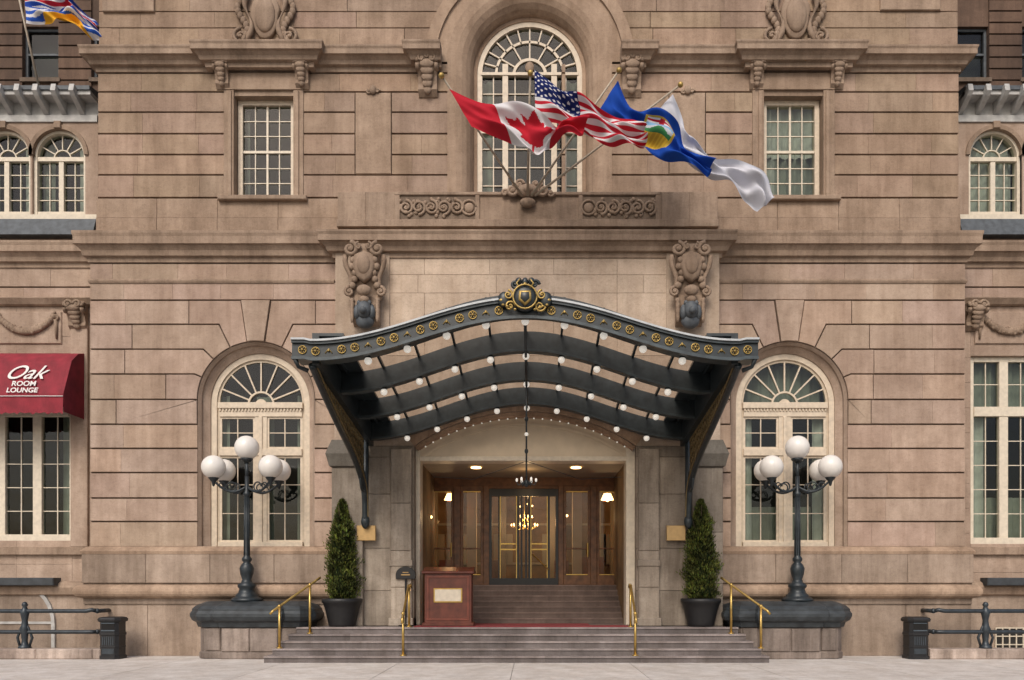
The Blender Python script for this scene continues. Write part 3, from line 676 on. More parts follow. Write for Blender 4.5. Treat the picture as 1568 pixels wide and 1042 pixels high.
# ---------------- wings -----------------
YW=1.0
def wing(sg):
    wl_=MB('wing_ashlar',S_LO,hotel)
    if sg<0: xa,xb=X(-260,YW),X(150,YW)
    else: xa,xb=X(1466,YW),X(1880,YW)
    P=lambda px:X(px,YW) 
    zz=lambda py:Z(py,YW)
    cs=(6,90) if sg<0 else (1524,1608)
    c2=list(cs)+([-78,-162] if sg<0 else [1692,1776])
    zsp=zz(238); r=.77
    topz=zz(188)
    pts=sorted(c2); prevx=xa
    for c in pts:
        xc=P(c); 
        poly=[(prevx,topz),(prevx,zz(330)),(xc-r,zz(330))]+[(xc-r*math.cos(t*pi/16),zsp+r*math.sin(t*pi/16)) for t in range(9)]+[(xc,topz)]
        wl_.prism(poly,YW+.0,YW+.4); 
        poly=[(xc,topz)]+[(xc+r*math.sin(t*pi/16),zsp+r*math.cos(t*pi/16)) for t in range(9)]+[(xc+r,zz(330)),(xc+r+.0001,zz(330)),(xc+r+.0001,topz)]
        wl_.prism(poly,YW+.0,YW+.4); prevx=xc+r
        a0=arch(xc,zsp,r+.005,zz(330));a1=arch(xc,zsp,r-.09,zz(330)); ivory.band(a0,a1,YW+.08,YW+.3)
        trim.band(arch(xc,zsp,r+.1,zsp,20),arch(xc,zsp,r-.02,zsp,20),YW-.05,YW+.1)
        trim.box(xc-.1,xc+.1,YW-.1,YW+.05,zsp+r-.02,topz-.0,b=.01)
        a2=arch(xc,zsp,.26,zsp,14);a3=arch(xc,zsp,.225,zsp,14); ivory.band(a2,a3,YW+.18,YW+.24)
        for a in (30,60,90,120,150):
            a=math.radians(a); d=Vector((math.cos(a),math.sin(a))); n=Vector((-d.y,d.x))*.014; p0=d*.25;p1=d*.70
            ivory.prism([(xc+p0.x-n.x,zsp+p0.y-n.y),(xc+p1.x-n.x,zsp+p1.y-n.y),(xc+p1.x+n.x,zsp+p1.y+n.y),(xc+p0.x+n.x,zsp+p0.y+n.y)],YW+.18,YW+.24)
        ivory.box(xc-.68,xc+.68,YW+.1,YW+.26,zsp-.12,zsp-.0); ivory.box(xc-.07,xc+.07,YW+.12,YW+.26,zz(330),zsp-.12); ivory.box(xc-.68,xc+.68,YW+.1,YW+.26,zz(330),zz(322))
        for s in (-1,1):
            m=xc+s*.37; ivory.box(m-.013,m+.013,YW+.18,YW+.24,zz(322),zsp-.12)
            for k in range(1,4): z=zz(322)+(zsp-.12-zz(322))*k/4; ivory.box(min(xc+s*.07,xc+s*.68),max(xc+s*.07,xc+s*.68),YW+.185,YW+.235,z-.012,z+.012)
        gp=arch(xc,zsp,.69,zz(330)); glass.add([(x,YW+.21,z) for x,z in gp],[list(range(len(gp)))])
        if sg>0: curtain(lace,xc-.7,xc+.7,zz(330),zsp+.72,YW+.4)
        else: curtain(curt,xc-.7,xc-.35,zz(330),zsp+.6,YW+.4); curtain(lace,xc+.4,xc+.7,zz(330),zsp+.6,YW+.37)
    wl_.box(prevx,xb,YW+0,YW+.4,zz(330),topz)
    wl_.box(xa,xb,YW+0,YW+.4,zz(403),zz(330))
    wl_.box(xa,xb,YW+0.01,YW+.4,topz,topz+.15)
    ivory.box(xa,xb,YW-.06,YW+.3,zz(337),zz(330)-.002)
    sl=MB('wing_slate_apron',SLATE,hotel); sl.exx([(YW+.3,zz(337)),(YW-.1,zz(338)),(YW-.3,zz(366)),(YW+.3,zz(366))],xa,xb)
    sl.exx([(YW+1.4,zz(125)),(YW-.45,zz(146)),(YW-.45,zz(152)),(YW+1.4,zz(152))],xa,xb); sl.done()
    gw=MB('wing_eaves',GREYW,hotel)
    gw.box(xa,xb,YW-.05,YW+.4,topz,zz(178)); gw.box(xa,xb,YW-.4,YW+.3,zz(158),zz(151.9)); gw.box(xa,xb,YW+.02,YW+.4,zz(178),zz(158))
    x=xa
    while x<xb:
        gw.exx([(YW,zz(158)),(YW-.55,zz(147)),(YW-.6,zz(158)),(YW-.5,zz(163)),(YW,zz(177))],x,x+.14); x+=.52
    gw.done()
    trim.mold(corn(Z(398,YW-.3),Z(368,YW-.3),.3),[(xa,YW),(xb,YW)])
    if sg<0: wx0,wx1,wt,wbm=X(-60,YW),X(110,YW),zz(560),zz(828)
    else: wx0,wx1,wt,wbm=X(1487,YW),X(1652,YW),zz(545),zz(833)
    courses(wl_,bk,xa,xb,[zz(403),zz(440),zz(470)],YW,[],yb=YW+.4)
    def slab(x0,x1,z0,z1,t=.02):
        nx=max(1,round((x1-x0)/1.4)); nz=max(1,round((z1-z0)/.75))
        for i in range(nx):
            for j in range(nz):
                wl_.box(x0+(x1-x0)*i/nx+.002,x0+(x1-x0)*(i+1)/nx-.002,YW+t,YW+.4,z0+(z1-z0)*j/nz+.003,z0+(z1-z0)*(j+1)/nz-.003,tone=U(.93,1.06),b=.004)
    slab(xa,wx0,zz(1010),zz(470)); slab(wx1,xb,zz(1010),zz(470)); slab(wx0,wx1,wt,zz(470)); slab(wx0,wx1,zz(1010),wbm)
    trim.mold([(0,zz(905)-.15),(.12,zz(905)-.1),(.18,zz(900)),(.12,zz(893)),(0,zz(890))],[(xa,YW-.2),(xb,YW-.2)])
    base.box(xa,xb,YW-.2,YW+.015,0,zz(893)); trim.box(xa,xb,YW-.1,YW+.2,zz(850),zz(838),b=.01)
    c=P(122) if sg<0 else P(1489)
    trim.mold([(0,zz(470)),(.1,zz(468)),(.2,zz(460)),(0,zz(455))],[(xa,YW),(xb,YW)])
    console(c,zz(468),.5,.75,YW,.35)
    if sg<0: smoothst.box(P(110),P(136),YW-.08,YW+.1,zz(838),zz(500),b=.015)
    gx=P(42) if sg<0 else P(1545)
    smoothst.box(gx-1.0,gx+1.0,YW-.03,YW+.05,zz(527),zz(478),b=.02)
    for k in range(23):
        t=k/22*2-1; orn.ell((gx+t*.8,YW-.08,zz(492)-.42*(1-t*t)+.1),(.085+.03*(1-t*t),.08,.085+.03*(1-t*t)),8,6)
    for k in range(26): t=U(-.8,.8); orn.ell((gx+t*.8,YW-.1,zz(492)-.42*(1-t*t)+.1+U(-.1,.1)),(.05,.06,.05),6,5)
    for s in (-1,1): orn.spiral(gx+s*.86,zz(487),YW-.06,.13,1.4,s,pi/2,.04); orn.tube([(gx+s*.86,YW-.06,zz(492)),(gx+s*.88,YW-.06,zz(520))],[.06,.03],6)
    f=YW+.15; trz=zz(628)
    def B(a,b,z0,z1,y0=f,y1=f+.14): ivory.box(a,b,y0,y1,z0,z1,b=.008)
    B(wx0,wx0+.16,wbm,wt);B(wx1-.16,wx1,wbm,wt);B(wx0+.16,wx1-.16,wt-.14,wt);B(wx0-.05,wx1+.05,wbm-.02,wbm+.18,f-.1)
    B(wx0+.16,wx1-.16,trz-.16,trz+.12,f-.03)
    for q in (.33,.66) :
        m=wx0+(wx1-wx0)*q; B(m-.13,m+.13,wbm+.18,trz-.16,f-.01); B(m-.13,m+.13,trz+.12,wt-.14,f-.01)
    for q in (.0,.33,.66):
        a=wx0+(wx1-wx0)*q+.13+.06; b=wx0+(wx1-wx0)*(q+.335)-.13-.03
        ivory.box((a+b)/2-.013,(a+b)/2+.013,f+.06,f+.1,wbm+.18,wt-.14)
        for k in range(1,5): z=wbm+.18+(trz-.34-wbm)*k/5; ivory.box(a-.1,b+.1,f+.065,f+.095,z-.012,z+.012)
        ivory.box(a-.1,b+.1,f+.065,f+.095,(trz+wt)/2-.012,(trz+wt)/2+.012)
    glass.add([(wx0,f+.09,wbm),(wx1,f+.09,wbm),(wx1,f+.09,wt),(wx0,f+.09,wt)],[[0,1,2,3]])
    if sg>0: curtain(curt,wx0,wx1,trz,wt,f+.35); curtain(lace,wx0,wx0+.6,wbm,trz,f+.3); curtain(curt,wx0+.6,wx1,wbm,wbm+1.4,f+.4)
    else: curtain(curt,wx1-.5,wx1-.15,wbm,wt,f+.3); 
    wl_.done()
wing(-1); wing(1)
body=MB('building_body',DARK,hotel)
zr=Z(140,1)
body.box(X(-260,1),XL+.3,3.2,3.4,0,zr); body.box(XR-.3,X(1880,1),3.2,3.4,0,zr)
body.box(XL+.3,EX0-1.3,3.2,3.4,0,22); body.box(EX1+1.3,XR-.3,3.2,3.4,0,22); body.box(EX0-1.3,EX1+1.3,3.2,3.4,zh+.6,22)
body.box(XL+.35,XR-.35,.56,3.2,11.5,11.7); 
body.box(XL+.3,XR-.3,.7,9,24,24.2); body.box(XL+.31,XL+.5,1.2,9,0,24);body.box(XR-.5,XR-.31,1.2,9,0,24)
body.box(X(-260,1),X(-255,1),1.4,3.3,0,zr); body.box(X(1875,1),X(1880,1),1.4,3.3,0,zr)
body.box(X(-260,1),XL+.3,1.4,9,zr-.1,zr); body.box(XR-.3,X(1880,1),1.4,9,zr-.1,zr)
body.done()
for m in (up,lo,bk,trim,orn,pale,base,smoothst,usur,cream,ivory,glass,curt,lace,pier,room): m.done()

# ---------------- neighbouring brick towers behind ----------------
for sg in (-1,1):
    t=top('brick_building'); w=MB('brick_walls',BRICK,t); g=MB('windows',GL,t); fr=MB('window_frames',SLATE,t); q=MB('sills',S_TRIM,t); rm=MB('dark_rooms',DARK,t)
    Y=9.5
    xa,xb=(X(-420,Y),X(330,Y)) if sg<0 else (X(1290,Y),X(2050,Y))
    c0=X(62,Y) if sg<0 else X(1487,Y); edges=[]
    for k in range(-6,7):
        cx=c0+k*2.75
        if cx-1.4>xa and cx+1.4<xb: edges.append(cx)
    rows=[Z(120,Y)+(k)*3.7 for k in range(-5,5)]
    rm.box(xa,xb,Y+.6,Y+8,0,37)
    for r in rows:
        w.box(xa,xb,Y+.06,Y+.5,r+2.1,r+3.7-.16,tone=U(.9,1.1)); 
        for cx in edges:
            g.add([(cx-.65,Y+.3,r),(cx+.65,Y+.3,r),(cx+.65,Y+.3,r+2.1),(cx-.65,Y+.3,r+2.1)],[[0,1,2,3]])
            for a in (-.72,.62): fr.box(cx+a,cx+a+.1,Y+.2,Y+.29,r,r+2.1)
            fr.box(cx-.62,cx+.62,Y+.2,Y+.29,r+1.03,r+1.11); fr.box(cx-.62,cx+.62,Y+.2,Y+.29,r+2.0,r+2.1)
            q.box(cx-.8,cx+.8,Y-.06,Y+.4,r-.16,r,tone=.5)
    allx=[xa]+[v for cx in edges for v in (cx-.72,cx+.72)]+[xb]
    for i in range(0,len(allx),2):
        a,b=allx[i],allx[i+1]; z_=0
        while z_<36.5:
            w.box(a,b,Y+.03,Y+.5,z_,z_+.06,tone=.6); w.box(a,b,Y-.02,Y+.5,z_+.06,z_+.46,tone=U(.8,1.25),b=.01); z_+=.46
    for m in (w,g,fr,q,rm): m.done()

# ---------------- ground, road, pavement, kerb ----------------
g=MB('ground',GRND,None); g.add([(-300,-300,-.145),(300,-300,-.145),(300,300,-.145),(-300,300,-.145)],[[0,1,2,3]]); g.done()
g=MB('road',ASPH,None); g.add([(-300,-20,-.141),(300,-20,-.141),(300,-7.45,-.141),(-300,-7.45,-.141)],[[0,1,2,3]]); g.done()
g=MB('road_marking',YELL,None)
for y in (-13.6,-13.85): g.add([(-300,y,-.137),(300,y,-.137),(300,y+.1,-.137),(-300,y+.1,-.137)],[[0,1,2,3]])
g.done()
pv=MB('pavement',CONC,None)
pv.box(-60,60,-7.2,3,-.14,-.012,tone=.4)
for (ya,yb2) in ((-7.19,-1.9),(-1.89,1.5)):
    x=-58.3
    while x<58: pv.box(x,x+2.885,ya,yb2-.006,-.011,0,tone=U(.93,1.04)); x+=2.9
pv.done()
k=MB('kerb',S_GRAN,None); 
x=-60
while x<60: k.box(x,x+1.99,-7.45,-7.205,-.16,.0,tone=U(1.1,1.5),b=.02); x+=2
k.done()
pv=MB('far_pavement',CONC,None); pv.box(-60,60,-27,-20,-.14,0,tone=.95); pv.done()

# ---------------- entrance steps ----------------
st=top('entrance_steps'); m=MB('treads_and_risers',S_STEP,st)
rz=.17
for i in range(5):
    x0=-6.62+.13*i; x1=6.10-.13*i+.02; y=-2.1+.25*i
    z0=rz*i; z1=rz*(i+1)
    xx=x0
    while xx<x1-.05:
        w=min(U(1.6,2.6),x1-xx); 
        if x1-xx-w<.6: w=x1-xx
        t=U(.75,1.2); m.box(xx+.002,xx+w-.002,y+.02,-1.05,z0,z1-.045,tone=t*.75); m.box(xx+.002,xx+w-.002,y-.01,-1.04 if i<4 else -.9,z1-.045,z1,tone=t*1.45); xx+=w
m.box(-5.55,5.3,-.9,1.0,0,rz*5-.001,tone=.9)
m.done()
c=MB('door_mat',REDMAT,None); c.box(-3.0,2.75,-1.06,-.22,.852,.868); c.done()

# ---------------- pedestals + lamps ----------------
for sx,pa,pb_ in ((-1,279,485),(1,1107,1316)):
    pt=top('stone_pedestal'); y0,y1=-1.05,-.18
    a,b=X(pa,-1.1)+.22,X(pb_,-1.1)-.22; cx=(a+b)/2
    s=MB('granite_blocks',S_GRAN,pt); c=MB('iron_coping',BRONZE,pt)
    P=[(a+.12,y0+.3),(a+.3,y0+.1),(a+.75,y0+.1),(a+.8,y0),(b-.8,y0),(b-.75,y0+.1),(b-.3,y0+.1),(b-.12,y0+.3),(b-.12,y1),(a+.12,y1)]
    zc0_=Z(962,-1.1)
    s.mold([(0,0),(.03,0.02),(.03,.16),(0,.2),(0,zc0_)],P,closed=True)
    for u,v in ((a+.82,cx-.02),(cx+.02,b-.82)): s.box(u,v,y0-.05,y0+.1,.2,zc0_-.02,tone=U(.8,1.2),b=.02)
    for u in (a+.34,b-.74): s.box(u,u+.4,y0+.06,y0+.2,.22,zc0_-.02,tone=U(.8,1.2),b=.02)
    h=Z(925,-1.1)-zc0_
    c.mold([(-.05,zc0_),(.06,zc0_+.02),(.10,zc0_+.14),(.2,zc0_+.2),(.25,zc0_+.3),(.25,zc0_+.38),(.2,zc0_+.45),(.2,zc0_+.5),(.12,zc0_+.58),(0,h+zc0_),(-.15,h+zc0_+.06)],P,closed=True)
    s.done(); c.done()
    lx=X(378,-.55) if sx<0 else X(1221,-.55); ly=-.55
    lt=top('street_lamp'); m=MB('lamp_post',IRON2,lt,True); gl=MB('globes',GLOBE,lt,True)
    zb0=h+zc0_+.05
    m.lathe([(.0,0),(.40,0),(.42,.05),(.38,.1),(.30,.13),(.30,.17),(.23,.24),(.19,.34),(.24,.40),(.24,.46),(.15,.52),(.12,.6),(.17,.75),(.19,.9),(.15,1.0),(.09,1.06),(.13,1.12),(.13,1.17),(.075,1.25),(.07,2.4),(.06,2.85),(.10,2.88),(.10,2.95),(.06,3.0),(.055,3.4),(0,3.41)],(lx,ly,zb0),18)
    for k in range(10):
        an=k*pi/5; m.tube([(lx+.075*math.cos(an),ly+.075*math.sin(an),zb0+1.25),(lx+.062*math.cos(an),ly+.062*math.sin(an),zb0+2.85)],.014,5)
    zt=Z(686,ly); zg=Z(717,ly)
    m.tube([(lx,ly,zb0+3.3),(lx,ly,zt-.35)],.05,10); m.lathe([(.0,0),(.06,0),(.15,.08),(.17,.12),(.12,.14),(0,.14)],(lx,ly,zt-.42),14)
    gl.ell((lx,ly,zt),.325,24,16)
    za_=zg-.52
    for an in (200,335,155,25):
        a_=math.radians(an); dx,dy=math.cos(a_),math.sin(a_)
        rr=.84
        pts=[]
        for t in range(13):
            u=t/12; pts.append((lx+dx*rr*u,ly+dy*rr*u,za_+.02-.22*math.sin(u*pi)+(.12*u)))
        m.tube(pts,.032,8)
        pts=[(lx+dx*(.38+.13*math.cos(q)),ly+dy*(.38+.13*math.cos(q)),za_-.0+.12*math.sin(q)) for q in [i*.55 for i in range(11)]]
        m.tube(pts,.02,6)
        pts=[(lx+dx*(.62+.08*math.cos(q)),ly+dy*(.62+.08*math.cos(q)),za_+.02+.08*math.sin(q)) for q in [i*.6 for i in range(11)]]
        m.tube(pts,.016,6)
        gx,gy=lx+dx*rr,ly+dy*rr
        m.lathe([(.0,-.12),(.03,-.1),(.05,0),(.12,.08),(.16,.16),(.12,.19),(0,.19)],(gx,gy,za_+.1),14)
        gl.ell((gx,gy,zg-.02),.315,24,16)
    m.done(); gl.done()

# ---------------- cypress in planters ----------------
for px in (524,1073):
    y=-.62; cx=X(px,y)
    p=top('potted_cypress'); pot=MB('planter',BLACKM,p,True)
    pot.lathe([(0,0),(.34,0),(.36,.04),(.37,.1),(.45,.45),(.50,.62),(.54,.66),(.54,.74),(.50,.76),(.47,.74),(.45,.66),(0,.66)],(cx,y,.85),28); pot.done()
    so=MB('soil',SOIL,p); so.lathe([(0,0),(.46,0),(.46,.01),(0,.012)],(cx,y,.85+.68),20); so.done()
    tr=MB('trunk',BARK,p,True); tr.tube([(cx,y,1.5),(cx+.02,y,2.2),(cx-.01,y,3.2),(cx,y,4.1)],[.05,.04,.03,.01],8)
    for k in range(16):
        an=k*2.4; z=1.7+k*.13; tr.tube([(cx,y,z),(cx+.2*math.cos(an),y+.2*math.sin(an),z+.2),(cx+.28*math.cos(an),y+.28*math.sin(an),z+.45)],[.014,.01,.005],5)
    tr.done()
    zb1,H=1.54,Z(768,y)-1.54
    lo_=[(U(0,2*pi),U(.03,.97),U(.08,.34)) for _ in range(52)]
    def rad(t,a):
        r=.44*min(1,(t+.03)/.10)**.5*(1-(max(0,(t-.34))/.68)**1.5)**.85 if t<1 else 0
        r*=1 if t<.98 else .6
        b=0
        for la,ltt,am in lo_:
            da=abs((a-la+pi)%(2*pi)-pi)
            b+=am*math.exp(-(da/.36)**2-((t-ltt)/.045)**2)
        return max(.02,r*(.78+b*1.2))
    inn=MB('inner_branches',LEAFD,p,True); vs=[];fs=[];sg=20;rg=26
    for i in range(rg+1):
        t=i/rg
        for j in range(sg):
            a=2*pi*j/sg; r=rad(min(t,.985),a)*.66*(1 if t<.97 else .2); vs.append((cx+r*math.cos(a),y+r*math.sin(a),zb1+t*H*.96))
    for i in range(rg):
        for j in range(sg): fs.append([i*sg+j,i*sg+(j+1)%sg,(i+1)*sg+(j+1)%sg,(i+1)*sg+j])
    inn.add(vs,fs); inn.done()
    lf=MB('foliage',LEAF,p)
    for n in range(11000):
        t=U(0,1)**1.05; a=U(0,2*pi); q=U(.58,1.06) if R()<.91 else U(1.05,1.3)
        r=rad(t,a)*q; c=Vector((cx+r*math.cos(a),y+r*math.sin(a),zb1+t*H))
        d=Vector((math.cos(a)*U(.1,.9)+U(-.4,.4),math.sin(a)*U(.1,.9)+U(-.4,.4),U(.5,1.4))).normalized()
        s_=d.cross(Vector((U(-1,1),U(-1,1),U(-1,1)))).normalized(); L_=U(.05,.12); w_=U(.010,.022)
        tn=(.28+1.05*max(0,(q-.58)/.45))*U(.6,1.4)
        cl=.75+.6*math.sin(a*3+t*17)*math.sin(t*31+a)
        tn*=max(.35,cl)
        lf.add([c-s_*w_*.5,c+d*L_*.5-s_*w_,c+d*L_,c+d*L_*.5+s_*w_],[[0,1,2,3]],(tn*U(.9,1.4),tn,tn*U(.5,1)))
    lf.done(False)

# ---------------- handrails ----------------
def rail(name_pts,posts):
    o=top('brass_handrail'); m=MB('rail_and_posts',BRASS,o,True)
    m.tube(name_pts,.032,8)
    for p0,p1 in posts: m.tube([p0,p1],.034,8); m.lathe([(0,0),(.08,0),(.08,.02),(.04,.04),(0,.04)],p0,12); m.ell(p1,.05,10,8)
    m.done()
for px in (617,973):
    x=X(px,-2)
    rail([(x,-2.15,1.0),(x,-2.1,1.12),(x,-1.9,1.28),(x,-1.1,1.93),(x,-.8,1.98),(x,-.7,1.9)],[((x,-1.97,rz),(x,-1.97,1.24)),((x,-1.0,.85),(x,-1.0,1.94))])
for s,pxa,pxb in ((-1,427,474),(1,1166,1120)):
    xa,xb=X(pxa,-1.8),X(pxb,-1.15)
    ya,yb3=-1.75,-1.12
    e=Vector((xb-xa,yb3-ya,.55))
    A=Vector((xa,ya,1.42)); B_=A+e
    za=rz*2 ; 
    rail([A-e*.30+Vector((0,0,-.03)),A-e*.2,A,B_,B_+e*.22,B_+e*.36+Vector((0,0,-.0))],[((xa,ya,za),tuple(A)),((xb,yb3,.85-.17),tuple(B_))])

# ---------------- podium ----------------
pd=top('valet_podium'); m=MB('cabinet',WOODR,pd); y=-.9
a,b=X(650,y),X(722,y); zt=Z(876,y)
m.box(a,b,y,y+.6,.93,zt-.05,b=.015); m.box(a-.06,b+.06,y-.05,y+.65,.868,.96,b=.015); m.box(a-.07,b+.07,y-.07,y+.67,zt-.05,zt+.02,b=.015)
m.exx([(y-.05,zt+.02),(y+.65,zt+.02),(y+.65,zt+.14),(y+.55,zt+.14)],a-.05,b+.05)
for (p,q,r_,s_) in ((a+.06,b-.06,zt-.16,zt-.1),(a+.06,b-.06,1.02,1.08)): m.box(p,q,y-.02,y,r_,s_,tone=1.4,b=.006)
for p in (a+.06,b-.12): m.box(p,p+.06,y-.02,y,1.08,zt-.16,tone=1.4,b=.006)
m.done(); m=MB('sign_plate',CREAM2,pd); m.box(X(666,y),X(706,y),y-.03,y-.001,Z(921,y),Z(903,y),b=.005); m.done()
m=MB('sign_frame',BRASS,pd); m.box(X(664,y),X(708,y),y-.02,y+.002,Z(923,y),Z(901,y),b=.004); m.done()
sg_=top('notice_stand'); m=MB('stand',BLACK,sg_); y=-.55; cx=X(621,y)
zb_=Z(887,y)
pts=[(cx-.27,zb_),(cx+.27,zb_)]+[(cx+.27*math.cos(t*pi/12),zb_+.12+.22*math.sin(t*pi/12)) for t in range(13)]
m.prism(pts,y,y+.06,.01); m.tube([(cx,y+.03,.86),(cx,y+.03,zb_)],.025); m.lathe([(0,0),(.2,0),(.2,.03),(0,.05)],(cx,y+.03,.852),16); m.done()
m=MB('lettering_plate',PLAQ,sg_); m.box(cx-.12,cx+.12,y-.008,y-.002,zb_+.1,zb_+.13); m.box(cx-.08,cx+.08,y-.008,y-.002,zb_+.17,zb_+.19); m.done()

# ---------------- litter bins ----------------
for px in (173,1402):
    o=top('litter_bin'); y=-.85; cx=X(px,y); m=MB('body',BLACKM,o)
    r,q=.25,.3
    P=[(cx-r,y-r*(1-q)),(cx-r*(1-q),y-r),(cx+r*(1-q),y-r),(cx+r,y-r*(1-q)),(cx+r,y+r*(1-q)),(cx+r*(1-q),y+r),(cx-r*(1-q),y+r),(cx-r,y+r*(1-q))]
    m.mold([(0,0),(.03,0),(.03,.08),(0,.1),(0,.3),(.01,.31),(.01,.34),(0,.35),(0,.62),(.02,.64),(.02,.7),(0,.72),(0,.98),(.05,1.0),(.06,1.06),(.03,1.10),(-.04,1.12)],P,closed=True); m.done()
    d=MB('opening',DARK,o); d.box(cx-.17,cx+.17,y-.256,y-.23,.78,.94,tone=.3); d.done()
    d=MB('trim_bars',STEEL,o); d.box(cx-.18,cx+.18,y-.27,y-.25,.745,.775,tone=2.5); d.box(cx-.18,cx+.18,y-.27,y-.25,.945,.965,tone=2.5); d.box(cx-.16,cx+.16,y-.262,y-.24,.14,.28,tone=1.2); 
    for k in range(6): d.box(cx-.15+k*.055,cx-.13+k*.055,y-.262,y-.25,.37,.6,tone=1.5)
    d.done()

# ---------------- side pipe railings & area kerbs ----------------
for s in (-1,1):
    o=top('pipe_railing'); m=MB('rails',STEEL,o,True); y=-.75
    cx=X(38,y) if s<0 else X(1509,y)
    xw=X(146,y) if s<0 else X(1432,y); far=-19 if s<0 else 19
    zr=(Z(936,y),Z(968,y))
    for i,z in enumerate(zr):
        m.tube([(far,y,z),(cx,y,z),(xw+s*(-.0)+s*.25,y,z),(xw+s*.1,y,z+.03 if i==0 else z),(xw,y+.1,z)],.055,10)
        m.tube([(xw,y+.1,z),(xw,y+.7,z)],.055,10); m.ell((xw,y+.1,z),.07,10,8)
    for q in (0,3.0,6.0):
        c0=cx+s*q
        m.lathe([(0,0),(.16,0),(.16,.05),(.09,.1),(.07,.2),(.09,.4),(.12,.5),(.09,.6),(.07,.75),(.1,.9),(.12,.98),(.08,1.05),(.05,1.12),(.08,1.17),(.05,1.24),(0,1.26)],(c0,y,.26),14)
        m.tube([(c0-.12,y,.3),(c0-.2,y,.55),(c0-.1,y,.8),(c0-.02,y,.95)],.035,8); m.tube([(c0+.12,y,.3),(c0+.2,y,.55),(c0+.1,y,.8),(c0+.02,y,.95)],.035,8)
    m.done()
    k=MB('area_kerb',S_GRAN,None); a,b=(far,X(150,-1.2)) if s<0 else (X(1428,-1.2),far)
    a,b=min(a,b),max(a,b); x=a
    while x<b-.05:
        w=min(1.5,b-x); k.box(x+.003,x+w-.003,-1.1,-.6,-.005,.27,tone=U(1.5,2.0),b=.03); x+=w
    k.done()
    gg=top('basement_window_grille'); m=MB('frame',CREAM2 if s>0 else GREYW,gg)
    if s>0:
        a,b=X(1525,.75),X(1640,.75)
        z0,z1=Z(1000,.75),Z(962,.75)
        for k_ in range(12): x=a+(b-a)*k_/11; m.box(x-.015,x+.015,.74,.78,z0,z1)
        for k_ in range(4): z=z0+(z1-z0)*k_/3; m.box(a,b,.735,.775,z-.015,z+.015)
    else:
        c_=X(15,.75); m.band(arch(c_,.85,1.3,.0,20),arch(c_,.85,1.2,.0,20),.73,.8)
        m.box(c_-1.2,c_+1.2,.74,.8,.85,.92)
    m.done(); d=MB('dark_pane',DARK if s>0 else S_BASE,gg)
    if s>0: d.box(a,b,.77,.795,z0,z1)
    else: d.prism(arch(c_,.85,1.2,.0,20),.77,.795,tone=.75)
    d.done()
    bx=MB('dark_ledge_box',SLATE,None); a,b=(X(-60,.5),X(84,.5)) if s<0 else (X(1510,.5),X(1660,.5)); bx.box(a,b,.42,.8,Z(897,.5),Z(885,.5),b=.02,tone=.5); bx.done()  # plain dark box along the wing's plinth ledge, nothing planted in it

# ---------------- canopy ----------------
cn=top('entrance_canopy'); ir=MB('iron_frame',IRON,cn); irs=MB('iron_scrollwork',IRON,cn,True); gd=MB('gilt_rosettes',GOLD,cn,True); dgd=MB('gilt_lattice',DGOLD,cn,True)
ed=MB('lead_edge',EDGE,cn); gls=MB('glass_roof',GLC,cn); bl=MB('bulbs',BULB,cn,True)
def drop(x): return .475*(1-math.cos(pi*min(abs(x),4.3)/4.3))
def sheet(mb,xs,zt,zbm,y0,y1,tone=None):
    n=len(xs); vs=[]
    for x in xs: vs+=[(x,y0,zbm(x)),(x,y0,zt(x)),(x,y1,zt(x)),(x,y1,zbm(x))]
    fs=[]
    for i in range(n-1):
        for k in range(4): fs.append([4*i+k,4*i+(k+1)%4,4*i+4+(k+1)%4,4*i+4+k])
    fs+= [[0,1,2,3],[4*n-1,4*n-2,4*n-3,4*n-4]]
    mb.add(vs,fs,tone)
xs=[-4.72+9.44*i/72 for i in range(73)]
FT=lambda x:7.72-.9*drop(x)+(.03 if abs(x)>4.4 else 0)
sheet(ir,xs,lambda x:FT(x),lambda x:FT(x)-.36,-6.0,-5.88)
sheet(ed,xs,lambda x:FT(x)+.04,lambda x:FT(x)+.0,-6.10,-5.85)
sheet(ir,xs,lambda x:FT(x)-.001,lambda x:FT(x)-.05,-6.06,-5.99,2.0); sheet(ir,xs,lambda x:FT(x)-.32,lambda x:FT(x)-.38,-6.05,-5.99,2.2)
for i in range(-17,18):
    x=i*.265
    if abs(x)<.5 : continue
    z=FT(x)-.185
    m4=i%3
    if m4==0: gd.ell((x,-6.02,z),(.028,.03,.028),6,5); gd.tube([(x-.07,-6.01,z-.05),(x,-6.01,z+.04),(x+.07,-6.01,z-.05)],.011,5)
    else:
        gd.tube([(x+.08*math.cos(q*pi/6),-6.015,z+.08*math.sin(q*pi/6)) for q in range(13)],.012,6)
        gd.ell((x,-6.03,z),(.028,.03,.028),8,6)
        for q in range(6): gd.ell((x+.05*math.cos(q*pi/3),-6.02,z+.05*math.sin(q*pi/3)),(.016,.02,.016),6,5)
rows=[(-5.7,7.40),(-3.96,7.19),(-2.2,7.0),(-.6,6.77)]
hwc=4.25; xs2=[-hwc+2*hwc*i/48 for i in range(49)]
HB=.46
for (y,zc_) in rows:
    sheet(ir,xs2,lambda x:zc_+.08+HB-drop(x),lambda x:zc_+.08-drop(x),y-.06,y+.06)
    sheet(ir,xs2,lambda x:zc_+.13-drop(x),lambda x:zc_+.075-drop(x),y-.12,y+.12,1.6)
    for k in range(-4,5):
        x=k*.81; z=zc_-drop(x); bl.ell((x,y,z-.01),.08,14,10); ir.lathe([(0,0),(.07,0),(.05,.06),(0,.06)],(x,y,z+.045),10)
